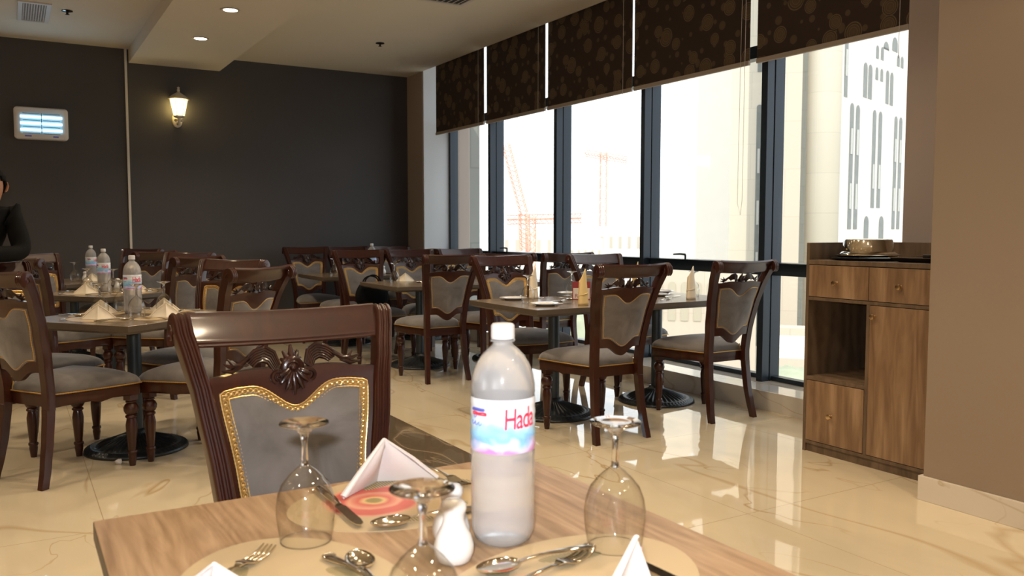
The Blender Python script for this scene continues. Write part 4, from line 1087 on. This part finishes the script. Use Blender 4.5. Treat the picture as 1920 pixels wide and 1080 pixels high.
# menu card
p = at(1090, 562); r = empty('menu_card', 'small red and white menu card standing behind the yellow napkin', 'menu card', (p.x, p.y, TZ), R(-33))
b = B(); box(b, -.062, .062, -.003, .003, 0, .125); obj('red_board', b, M['red'], r, smooth=False)
b = B(); box(b, -.056, .056, -.0042, -.0028, .006, .080); o = obj('white_field', b, M['card_white'], r, smooth=False)
def text_mesh(body, size, mat, parent, loc, rot=(PI/2, 0, 0), name='lettering'):
    cu = bpy.data.curves.new('t', 'FONT'); cu.body = body; cu.size = size; cu.extrude = .0004
    to = bpy.data.objects.new('t', cu); C.objects.link(to); dg = bpy.context.evaluated_depsgraph_get()
    me = bpy.data.meshes.new_from_object(to.evaluated_get(dg)); bpy.data.objects.remove(to); me.materials.clear(); me.materials.append(mat)
    o = bpy.data.objects.new(name, me); C.objects.link(o); o.parent = parent; o.location = loc; o.rotation_euler = rot; return o
text_mesh('Ra', .040, M['red'], r, (-.046, -.0048, .014))
text_mesh('J', .022, M['red'], r, (-.020, -.0048, .052))
# crumpled scrap on the pedestal
p = at(231, 869, 0); b = B(); bmesh.ops.create_icosphere(b, subdivisions=3, radius=.018)
for v in b.verts: v.co *= 1+.35*noise.noise(v.co*90); v.co.z = max(v.co.z*.8, -.013)
tag(obj('crumpled_tissue', b, M['paper'], loc=(p.x-.02, p.y-.0, .013), angle=0), 'crumpled white tissue on the floor at the nearest left table base', 'tissue')
# black bag on the chair
r = empty('handbag', 'black handbag standing on a chair seat behind the centre table', 'bag', (2.92, 7.50, .505), R(8))
b = B(); bmesh.ops.create_cube(b, size=1)
for v in b.verts: v.co = Vector((v.co.x*.32, v.co.y*.13, v.co.z*.24+.12))
bmesh.ops.subdivide_edges(b, edges=b.edges, cuts=5, use_grid_fill=True)
for v in b.verts:
    x, y, z = v.co; u, w_, t = x/.16, y/.065, (z-.12)/.12
    f = 1-.10*(abs(u)**3)*(abs(t)**3)*2; v.co = Vector((x*(1-.14*t*(t > 0))*f, y*(1-.35*max(0, t))*(1-.35*abs(u)**3), .12+.12*t*(1-.14*abs(u)**3)))
    v.co.z = max(v.co.z, .002)+(0.006*noise.noise(Vector((x*20, y*20, z*20))))*(z > .03)
obj('bag_body', b, M['black'], r, angle=0, sub=1)
b = B(); tube(b, [(.085*math.cos(a), -.02, .225+.075*math.sin(a)) for a in [PI*k/12 for k in range(13)]], .007, 8); obj('bag_handle', b, M['black'], r)
b = B(); tube(b, [(.085*math.cos(a), .02, .225+.065*math.sin(a)) for a in [PI*k/12 for k in range(13)]], .007, 8); obj('bag_handle', b, M['black'], r)

# ------------------------------------------------------------------ sideboard
SX, SY0, SY1 = 3.765, 2.31, 3.165
SBX = 4.36
r = empty('sideboard', 'walnut veneer sideboard standing against the wall right of the windows', 'cabinet', (SX, (SY0+SY1)/2, 0))
oy = (SY0+SY1)/2
def sb(name, boxes, mat, parent=None, **k):
    b = B()
    for x0, x1, y0, y1, z0, z1 in boxes: box(b, x0-SX, x1-SX, y0-oy, y1-oy, z0, z1)
    return obj(name, b, mat, parent or r, smooth=False, **k)
t = .020
ym = 2.768
sb('carcass', [(SX+.002, SBX, SY1-t, SY1, 0, 1.155), (SX+.002, SBX, SY0, SY0+t, 0, 1.155), (SX+.002, SBX-.012, SY0+t, SY1-t, .842, .860), (SX+.002, SBX-.012, ym-.010, ym+.010, .062, .842),
               (SX+.002, SBX-.012, ym+.01, SY1-t, .402, .422), (SX+.002, SBX-.012, SY0+t, SY1-t, .045, .063), (SBX-.012, SBX, SY0+t, SY1-t, .045, 1.155), (SX+.012, SX+.03, SY0+t, SY1-t, 0, .045)], M['walnut_carcass'], bevel=.0012)
sb('top_board', [(SX, SBX-.012, SY0+t, SY1-t, 1.038, 1.062)], M['walnut_carcass'], bevel=.0015)
def knob(parent, y, z):
    b = B(); lathe(b, [(0, 0), (.010, 0), (.009, .003), (.0055, .008), (.0055, .014), (.013, .019), (.0155, .025), (.013, .030), (0, .032)], 20)
    bmesh.ops.rotate(b, verts=b.verts, cent=(0, 0, 0), matrix=Matrix.Rotation(R(-90), 3, 'Y'))
    for v in b.verts: v.co += Vector((0, y-oy, z))
    obj('knob', b, M['brass'], parent)
d = sb('drawer', [(SX, SX+.018, ym+.002, SY1-t-.002, .863, 1.034)], M['walnut'], bevel=.001); knob(d, 2.962, .943); d['label'] = 'upper left drawer front'
d = sb('drawer', [(SX, SX+.018, SY0+t+.002, ym-.002, .863, 1.034)], M['walnut'], bevel=.001); knob(d, 2.585, .943); d['label'] = 'upper right drawer front'
d = sb('drawer', [(SX, SX+.018, ym+.012, SY1-t-.002, .066, .399)], M['walnut'], bevel=.001); knob(d, 2.975, .223); d['label'] = 'deep lower left drawer front'
d = sb('door', [(SX, SX+.018, SY0+t+.002, ym-.012, .066, .839)], M['walnut'], bevel=.001); knob(d, 2.728, .784)
# things on it
ZS = 1.0625
def oval(bm, rx, ry, z0, z1, k=1.0, n=40): 
    a = [bm.verts.new((rx*math.cos(2*PI*i/n), ry*math.sin(2*PI*i/n), z0)) for i in range(n)]; c = [bm.verts.new((rx*k*math.cos(2*PI*i/n), ry*k*math.sin(2*PI*i/n), z1)) for i in range(n)]
    bm.faces.new(a); bm.faces.new(c)
    for i in range(n): bm.faces.new((a[i], a[(i+1) % n], c[(i+1) % n], c[i]))
b = B(); lathe(b, [(0, .004), (.17, .004), (.20, .016), (.205, .016), (.203, .012), (.172, 0), (0, 0)], 48)
tag(obj('serving_tray', b, M['black_plastic'], loc=(3.99, 2.93, ZS), angle=0), 'round black tray under the silver food cover on the sideboard', 'tray')
r = empty('food_cover', 'polished silver food cover on its dish, on the walnut sideboard', 'food cover', (3.99, 2.945, ZS+.0165))
b = B(); lathe(b, [(0, .003), (.13, .003), (.165, .012), (.17, .012), (.166, .008), (.13, 0), (0, 0)], 56); obj('dish', b, M['steel'], r, angle=0)
b = B(); lathe(b, [(.150, .0135), (.152, .018), (.140, .026), (.133, .030), (.124, .088), (.120, .095), (.095, .098), (0, .099)], 64); obj('dome', b, M['steel'], r, angle=30)
r = empty('platter', 'dark rectangular platter with silver rim at the right of the sideboard', 'tray', (4.0, 2.57, ZS), R(3))
b = B(); bmesh.ops.create_cube(b, size=1)
for v in b.verts: v.co = Vector((v.co.x*(.26 if v.co.z < 0 else .32), v.co.y*(.22 if v.co.z < 0 else .29), v.co.z*.022+.011))
obj('tray_body', b, M['black_plastic'], r, bevel=.004)
b = B(); tube(b, [(-.16, -.145, .0235), (.16, -.145, .0235), (.16, .145, .0235), (-.16, .145, .0235)], .0022, 6, closed=True); obj('silver_rim', b, M['steel'], r)
b = B(); box(b, -.10, .12, -.12, .06, 0, .018); tag(obj('tray', b, M['black_plastic'], loc=(3.93, 2.46, ZS+.024), smooth=False, bevel=.004), 'small black tray stacked at the right end of the sideboard', 'tray')

# ------------------------------------------------------------------ man in black leaning on a chair
def skin_body(name, verts, edges, radii, mat, parent, root=0, sub=2, fix=None):
    me = bpy.data.meshes.new(name+'_sk'); me.from_pydata(verts, edges, []); o = bpy.data.objects.new(name+'_sk', me); C.objects.link(o)
    b = bmesh.new(); b.from_mesh(me); lay = b.verts.layers.skin.verify(); b.verts.ensure_lookup_table()
    for i, v in enumerate(b.verts):
        rr = radii[i]; v[lay].radius = rr if isinstance(rr, tuple) else (rr, rr); v[lay].use_root = (i == root)
    b.to_mesh(me); b.free()
    o.modifiers.new('s', 'SKIN').use_smooth_shade = True; m = o.modifiers.new('ss', 'SUBSURF'); m.levels = sub; m.render_levels = sub
    dg = bpy.context.evaluated_depsgraph_get(); ev = bpy.data.meshes.new_from_object(o.evaluated_get(dg)); bpy.data.objects.remove(o)
    if fix:
        b = bmesh.new(); b.from_mesh(ev); fix(b); b.to_mesh(ev); b.free()
    ev.name = name; ev.materials.clear(); ev.materials.append(mat); ev.polygons.foreach_set('use_smooth', [True]*len(ev.polygons))
    n = bpy.data.objects.new(name, ev); C.objects.link(n); n.parent = parent; return n
PR = Vector((-.24, 6.02, 0))
man = empty('person', 'man with short dark hair in a black shirt leaning his forearms on a chair back', 'person', PR)
def Lp(*pts): return [tuple(Vector(p)-PR) for p in pts]
pel, ab, ch_, nk0, nk1 = (-.24, 6.02, .93), (-.20, 5.97, 1.10), (-.15, 5.89, 1.25), (-.12, 5.82, 1.335), (-.10, 5.80, 1.375)
ls, le, lw = (.018, 5.93, 1.315), (.070, 5.83, 1.085), (-.19, 5.615, 1.085)
rs, re_, rw = (-.262, 5.72, 1.315), (-.36, 5.60, 1.09), (-.25, 5.58, 1.13)
lh, lk, lf = (-.15, 6.08, .90), (-.13, 6.13, .48), (-.12, 6.16, .07)
rh, rk, rf_ = (-.33, 5.97, .90), (-.36, 6.0, .48), (-.37, 6.02, .07)
lt, rt = (-.07, 6.02, .04), (-.31, 5.88, .04)
# body: torso, neck, arms with hands, legs - one mesh; head joined by overlap of the neck chain
HC = Vector((-.088, 5.745, 1.468))
verts = Lp(pel, ab, ch_, nk0, nk1, ls, le, lw, rs, re_, rw, lh, lk, lf, rh, rk, rf_, lt, rt)
edges = [(0, 1), (1, 2), (2, 3), (3, 4), (2, 5), (5, 6), (6, 7), (2, 8), (8, 9), (9, 10), (0, 11), (11, 12), (12, 13), (0, 14), (14, 15), (15, 16), (13, 17), (16, 18)]
rad = [(.11, .085), (.10, .08), (.11, .075), .050, .050, .045, .034, .026, .045, .034, .026, .082, .052, .036, .082, .052, .036, .035, .035]
# hands: palm + fingers on both wrists
def hand(base, dirv, side, up=Vector((0, 0, 1))):
    d = Vector(dirv).normalized(); s = d.cross(up).normalized()*side; b0 = len(verts)
    w0 = Vector(base)-PR; palm = w0+d*.055
    verts.append(tuple(palm)); rad.append((.030, .016)); edges.append((7 if side > 0 else 10, b0))
    for k, (o_, L_) in enumerate(((-.027, .055), (-.009, .068), (.009, .064), (.027, .048))):
        k0 = len(verts); kn = palm+d*.030+s*o_; verts.append(tuple(kn)); verts.append(tuple(kn+d*L_*.5+Vector((0, 0, -.010)))); verts.append(tuple(kn+d*L_*.85+Vector((0, 0, -.030))))
        rad.extend([.0092, .0085, .0070]); edges.extend([(b0, k0), (k0, k0+1), (k0+1, k0+2)])
    k0 = len(verts); verts.append(tuple(w0+d*.03-s*.032)); verts.append(tuple(w0+d*.065-s*.048+Vector((0, 0, -.010)))); rad.extend([.011, .0085]); edges.extend([(b0, k0), (k0, k0+1)])
hand(lw, (-.72, -.56, -.05), 1); hand(rw, (.80, .55, -.02), -1)
# head as further chain of the same mesh, then sculpted
h0 = len(verts)
for p_, rr in ((HC+Vector((0, .01, -.055)), (.055, .060)), (HC+Vector((0, .012, .0)), (.073, .088)), (HC+Vector((0, .018, .055)), (.070, .084)), (HC+Vector((0, .02, .088)), (.045, .055))):
    verts.append(tuple(p_-PR)); rad.append(rr)
edges += [(4, h0), (h0, h0+1), (h0+1, h0+2), (h0+2, h0+3)]
hc = HC-PR
def sculpt(bm):
    # nose, brow, eye sockets, mouth, chin pushed out of / into the head surface (face looks along -Y)
    feats = [((0, -.10, -.010), .014, .026, (0, -1, 0)), ((0, -.10, -.020), .012, .010, (0, -1, -.2)), ((0, -.09, .018), .012, .010, (0, -1, 0)), ((-.030, -.085, .018), .014, -.010, (0, -1, 0)), ((.030, -.085, .018), .014, -.010, (0, -1, 0)),
             ((0, -.09, -.048), .018, .007, (0, -1, 0)), ((0, -.085, -.082), .022, .012, (0, -1, -.3)), ((-.03, -.085, .036), .016, .006, (0, -1, 0)), ((.03, -.085, .036), .016, .006, (0, -1, 0))]
    for v in bm.verts:
        if v.co.z < hc.z-.12: continue
        for c_, s_, amt, d_ in feats:
            q = v.co-(hc+Vector(c_)); g = math.exp(-(q.x**2+q.z**2)/(2*s_*s_))*(1 if q.y < .05 else 0)
            v.co += Vector(d_)*amt*g
body = skin_body('body', verts, edges, rad, M['skin'], man, sub=2, fix=sculpt)
def rel(p_): return Vector(p_)+hc
for s in (-1, 1):
    b = B(); ball(b, rel((s*.030, -.074, .016)), .0115, .0115, .0095, 16, 10); e = obj('eye', b, M['eye_white'], man, angle=0)
    b = B(); ball(b, rel((s*.030, -.0835, .016)), .0052, .0030, .0052, 12, 8); obj('iris', b, M['hair'], e, angle=0)
    b = B(); tube(b, [rel((s*.014, -.090, .034)), rel((s*.030, -.090, .040)), rel((s*.048, -.078, .034))], [.003, .0042, .002], 6); obj('eyebrow', b, M['hair'], man)
    b = B(); tube(b, [rel((s*.074, .010, .028)), rel((s*.084, .020, .032)), rel((s*.088, .026, .012)), rel((s*.082, .018, -.012)), rel((s*.075, .008, -.022))], [.006, .008, .009, .008, .005], 8, flat=.6); obj('ear', b, M['skin'], man)
b = B(); tube(b, [rel((-.024, -.088, -.046)), rel((0, -.098, -.044)), rel((.024, -.088, -.046))], [.002, .0055, .002], 8); obj('lips', b, plain('lips', (.26, .10, .07), .5), man)
# hair: cap over the skull
b = B(); bmesh.ops.create_uvsphere(b, u_segments=36, v_segments=24, radius=1)
for v in b.verts:
    d = v.co.normalized(); k = 1+.05*noise.noise(d*6); v.co = hc+Vector((d.x*.086*k, .022+d.y*.103*k, .030+d.z*.098*k))
dl = [v for v in b.verts if (v.co.y-hc.y) < -.045 and (v.co.z-hc.z) < .062 or (v.co.z-hc.z) < .010 and (v.co.y-hc.y) < .035 or (v.co.z-hc.z) < -.045 or ((v.co.z-hc.z) < .030 and (v.co.y-hc.y) < -.02)]
bmesh.ops.delete(b, geom=dl, context='VERTS'); o = obj('hair', b, M['hair'], man, angle=0); o.modifiers.new('t', 'SOLIDIFY').thickness = .012
# clothing: shirt and trousers grown over the same joints
vs = Lp(pel, ab, ch_, nk0, ls, le, lw, rs, re_, rw, (-.24, 6.03, .88))
lw2 = Vector(le).lerp(Vector(lw), .88); rw2 = Vector(re_).lerp(Vector(rw), .88); vs[6] = tuple(lw2-PR); vs[9] = tuple(rw2-PR)
skin_body('shirt', vs, [(0, 1), (1, 2), (2, 3), (2, 4), (4, 5), (5, 6), (2, 7), (7, 8), (8, 9), (0, 10)], [(.155, .125), (.15, .12), (.175, .13), .078, .076, .058, .046, .076, .058, .046, (.155, .125)], M['shirt'], man, sub=2)
b = B(); lathe(b, [(.058, 0), (.064, .002), (.060, .030), (.052, .034)], 24, tuple(Vector(nk0)-PR+Vector((.002, -.010, .012)))); o = obj('collar', b, M['shirt'], man); 
vs = Lp((-.24, 6.02, .93), lh, lk, (-.12, 6.16, .09), rh, rk, (-.37, 6.02, .09))
skin_body('trousers', vs, [(0, 1), (1, 2), (2, 3), (0, 4), (4, 5), (5, 6)], [(.150, .12), .10, .070, .058, .10, .070, .058], M['trousers'], man, sub=2)
for f_, d_ in ((lf, lt), (rf_, rt)):
    b = B(); a, c = Vector(f_)-PR, Vector(d_)-PR; u = (c-a); u.z = 0; u.normalize(); a.z = c.z = 0
    tube(b, [a-u*.07+Vector((0, 0, .045)), a+Vector((0, 0, .05)), a+u*.09+Vector((0, 0, .040)), a+u*.18+Vector((0, 0, .028))], [.030, .045, .040, .022], 12, flat=.9)
    for v in b.verts: v.co.z = max(v.co.z, .001)
    obj('shoe', b, M['black_plastic'], man, angle=0)

# ------------------------------------------------------------------ outside: pier next to the window, towers, street, cranes
def on_ray(px, d):
    """ground position at horizontal distance d along the sight line through column px"""
    a = YAW+math.atan((px-960)/FPX); return Vector((d*math.sin(a), d*math.cos(a)))
def zat(px, py, p):
    """height seen at pixel row py above ground point p"""
    dep = p.x*math.sin(YAW)+p.y*math.cos(YAW); tv = math.tan(PITCH)
    yy = (540-py)/FPX; return CAMH+dep*(yy-tv)/(1+yy*tv)
GZ = -11.0
b = B(); box(b, 5.2, 260, -120, 260, GZ-.5, GZ); struct('ground', b, M['asphalt'], label='sunlit street level far below the windows')
b = B(); box(b, 5.38, 5.72, 10.5, 11.6, GZ, 16); box(b, 5.28, 5.40, 10.42, 11.7, GZ, 16)
tag(obj('stone_pier', b, M['stone_grey'], smooth=False, bevel=.02), 'grey stone facade pier seen through the leftmost window', 'stone pier')
# tower with arched slot windows: straight wing
p0 = on_ray(1568, 52); az = R(72.5); u = Vector((math.sin(az), math.cos(az))); nrm = Vector((u.y, -u.x))  # outward, towards the room side
tw = empty('tower', 'pale stone tower with tall paired arched slot windows, behind the right window', 'building', (p0.x, p0.y, 0), PI/2-az)
# local x runs along the wall, local -y faces the camera
b = B(); box(b, 0, 46, 0, 3, GZ, 48); obj('wall', b, M['stone_white'], tw, smooth=False)
def colx(px):
    """distance along the wall at which column px is seen"""
    a = YAW+math.atan((px-960)/FPX); dx, dy = math.sin(a), math.cos(a)
    # p0 + t u = s d
    det = u.x*(-dy)+u.y*dx; return (-p0.x*(-dy)-p0.y*dx)/det
def slot(parent, x, wdt, z0, z1, y=-.02, panes=True, nm_='slot_window'):
    b = B(); n = 8; pts = [(x-wdt/2, z0), (x+wdt/2, z0)]+[(x+wdt/2*math.cos(PI*k/n), z1-wdt/2+wdt/2*math.sin(PI*k/n)) for k in range(n+1)]
    yprism(b, pts, y, y+.3); o = obj(nm_, b, M['arch_shade' if nm_ == 'arch_opening' else 'win_dark'], parent, smooth=False)
    if panes and z1-z0 > 3:
        b = B(); k = z0+1.2
        while k < z1-2.0: box(b, x-wdt*.22, x+wdt*.22, y-.03, y, k, k+1.5); k += 3.2
        obj('pale_blind', b, M['win_mid'], o, smooth=False)
for px, w_, ya, yb in ((1577, 9, 40, 182), (1590, 10, 193, 430), (1601, 10, 197, 430), (1613, 10, 117, 183), (1622, 10, 121, 186), (1632, 9, 206, 390), (1643, 9, 209, 390), (1634, 7, 85, 110), (1643, 7, 88, 113), (1634, 7, 126, 150), (1643, 7, 129, 153),
                       (1654, 8, 132, 195), (1662, 8, 136, 198), (1672, 8, 218, 430), (1681, 8, 220, 430), (1673, 7, 103, 125), (1680, 7, 106, 128), (1622, 12, 405, 470), (1650, 12, 405, 470), (1650, 14, 78, 90), (1666, 14, 70, 97),
                       (1720, 9, 230, 430), (1729, 9, 232, 430), (1700, 8, 140, 200), (1708, 8, 143, 202)):
    x = colx(px); x1 = (colx(px+w_/2)-colx(px-w_/2))*.72; p_ = p0+u*x
    slot(tw, x, x1, zat(px, yb, p_), zat(px, ya, p_))
# rounded bay of the same tower, and its side with a slot
p1 = on_ray(1535, 50.6)
r = empty('round_bay', 'rounded pale stone bay with a slot window, left part of the tower', 'building', (p1.x, p1.y, 0))
wpx = 51/FPX
b = B(); lathe(b, [(31*wpx, GZ), (31*wpx, 48)], 40); obj('wall', b, M['stone'], r, angle=0)
a_ = math.atan2(-p1.y, -p1.x)
for ya, yb in ((-40, 186), (193, 440)):
    pl_ = on_ray(1512, 50.4); z0, z1 = zat(1512, yb, pl_), zat(1512, ya, pl_); b = B()
    g = []
    for k in range(5):
        aa = math.atan2(pl_.y-p1.y, pl_.x-p1.x)+(-.13+.26*k/4)
        g.append([(31.3*wpx*math.cos(aa), 31.3*wpx*math.sin(aa))])
    vs_ = [b.verts.new((q[0][0], q[0][1], z)) for z in (z0, z1) for q in g]
    for k in range(4): b.faces.new((vs_[k], vs_[k+1], vs_[k+6], vs_[k+5]))
    o = obj('slot_window', b, M['win_dark'], r, smooth=False); o.modifiers.new('t', 'SOLIDIFY').thickness = .2
def block(name, label, pxa, pxb, d, ztop_, mat, depth=10, cat='building', zb=GZ):
    A_, B_ = on_ray(pxa, d), on_ray(pxb, d); m_ = (A_+B_)/2; dd = (B_-A_); L_ = dd.length; an = math.atan2(dd.y, dd.x)
    r = empty(name, label, cat, (m_.x, m_.y, zb), an); b = B(); box(b, -L_/2, L_/2, 0, depth, 0, ztop_-zb); obj('wall', b, mat, r, smooth=False); r['L'] = L_; return r
block('stone_fin', 'warm stone fin of the tower just right of the dark mullion', 1440, 1497, 49, 48, M['stone_warm'], 3)
block('recessed_wall', 'grey recessed strip between stone fin and round bay', 1494, 1512, 50, 48, M['stone_grey'], 2)
w2 = block('stone_wing', 'cream stone wing with a slot window seen through the second window from right', 1366, 1442, 55, 48, M['stone'], 2)
for za, zb_ in ((5, 20), (22, 40)):
    slot(w2, w2['L']/2-.75, .32, za, zb_, y=-.05)
del w2['L']
block('white_tower', 'glaring white tower behind the middle windows', 1246, 1366, 70, 60, M['hazy_wall'], 4)
# colonnaded parapet below the transom
A_ = on_ray(1225, 40); B_ = on_ray(1420, 40); r = empty('arcade', 'cream arcade with arched openings seen below the window transom', 'building', ((A_.x+B_.x)/2, (A_.y+B_.y)/2, 0), math.atan2((B_-A_).y, (B_-A_).x))
L_ = (B_-A_).length; b = B(); zt = zat(1290, 505, A_); box(b, -L_/2, L_/2, 0, 4, GZ, zt); obj('wall', b, M['stone_warm'], r, smooth=False)
for k in range(8): slot(r, -L_/2+L_*(k+.5)/8, L_/14, zat(1290, 600, A_), zat(1290, 528, A_), y=-.05, panes=False, nm_='arch_opening')
# low buildings in the haze beyond
lb_ = [(940, 1040, 90, 430, 'stone_warm', 'low pale building behind the crane'), (1066, 1130, 85, 448, 'stone', 'low block with three dark windows behind the middle table'), (1120, 1205, 95, 425, 'stone_warm', 'stepped block behind the middle window'), (1400, 1470, 60, 640, 'stone_warm', 'low wall at street level behind the right window')]
for pa, pb, d, yt, mt, lbl in lb_:
    p_ = on_ray((pa+pb)/2, d); z_ = zat((pa+pb)/2, yt, p_); r = block('low_building', lbl, pa, pb, d, z_, M['hazy_wall'], 4); L_ = r['L']; del r['L']
    for k in range(5):
        b = B(); x = -L_/2+L_*(k+.5)/5; box(b, x-L_/28, x+L_/28, -.06, .2, z_-GZ-2.4, z_-GZ-1.1); obj('window', b, M['hazy_win'], r, smooth=False)
# street level canopy, hedge below right window
p_ = on_ray(1490, 30); r = block('street_canopy', 'white canopy at street level seen low through the right window', 1440, 1530, 28, zat(1480, 650, on_ray(1480, 28)), M['stone_white'], 3, 'canopy', zb=zat(1480, 672, on_ray(1480, 28))); del r['L']
r = block('garden_wall', 'cream garden wall low behind the right window', 1430, 1540, 33, zat(1480, 615, on_ray(1480, 33)), M['stone_warm'], 1, 'wall'); del r['L']
b = B(); bmesh.ops.create_icosphere(b, subdivisions=4, radius=1)
for v in b.verts: v.co = Vector((v.co.x*.9, v.co.y*1.2, v.co.z*1.0))*(1+.18*noise.noise(v.co*4))
p_ = on_ray(1080, 24); tag(obj('hedge', b, M['hedge'], loc=(p_.x, p_.y, zat(1080, 640, p_)), angle=0), 'round green shrub low outside behind the menu card table', 'shrub')
b = B(); bmesh.ops.create_icosphere(b, subdivisions=4, radius=1)
for v in b.verts: v.co = Vector((v.co.x*1.2, v.co.y*1.2, v.co.z*.6))*(1+.18*noise.noise(v.co*4))
p_ = on_ray(1490, 22); tag(obj('hedge', b, M['hedge'], loc=(p_.x, p_.y, zat(1490, 735, p_)), angle=0), 'green shrub at street level low behind the right window', 'shrub')
# cranes: lattice masts and jibs
def lattice(bm, A_, B_, w_, n, th):
    A_, B_ = Vector(A_), Vector(B_); t = (B_-A_).normalized(); s = t.orthogonal().normalized(); q = t.cross(s)
    cs = [s*w_+q*w_, -s*w_+q*w_, -s*w_-q*w_, s*w_-q*w_]
    for c in cs: tube(bm, [A_+c, B_+c], th, 4)
    for k in range(n):
        a, c = A_.lerp(B_, k/n), A_.lerp(B_, (k+1)/n)
        for i in range(4): tube(bm, [a+cs[i], c+cs[(i+1) % 4]], th*.7, 4)
def P3(px, py, d): p_ = on_ray(px, d); return (p_.x, p_.y, zat(px, py, p_))
for lbl, d, mast, jib in (('red lattice tower crane seen through the second window from left', 80, ((995, 520), (995, 405)), ((950, 412), (1090, 409))),
                          ('leaning red lattice crane boom at the left of the second window', 75, ((985, 470), (982, 400)), ((948, 270), (982, 400))),
                          ('faint crane high behind the middle window', 110, ((1130, 470), (1130, 285)), ((1095, 287), (1175, 300)))):
    r = empty('tower_crane', lbl, 'crane', P3(*mast[0], d)); o_ = r.location
    b = B(); lattice(b, Vector(P3(*mast[0], d))-o_, Vector(P3(*mast[1], d))-o_, .4, 8, .06); obj('mast', b, M['crane_red'], r)
    b = B(); lattice(b, Vector(P3(*jib[0], d))-o_, Vector(P3(*jib[1], d))-o_, .3, 14, .05); obj('jib', b, M['crane_red'], r)
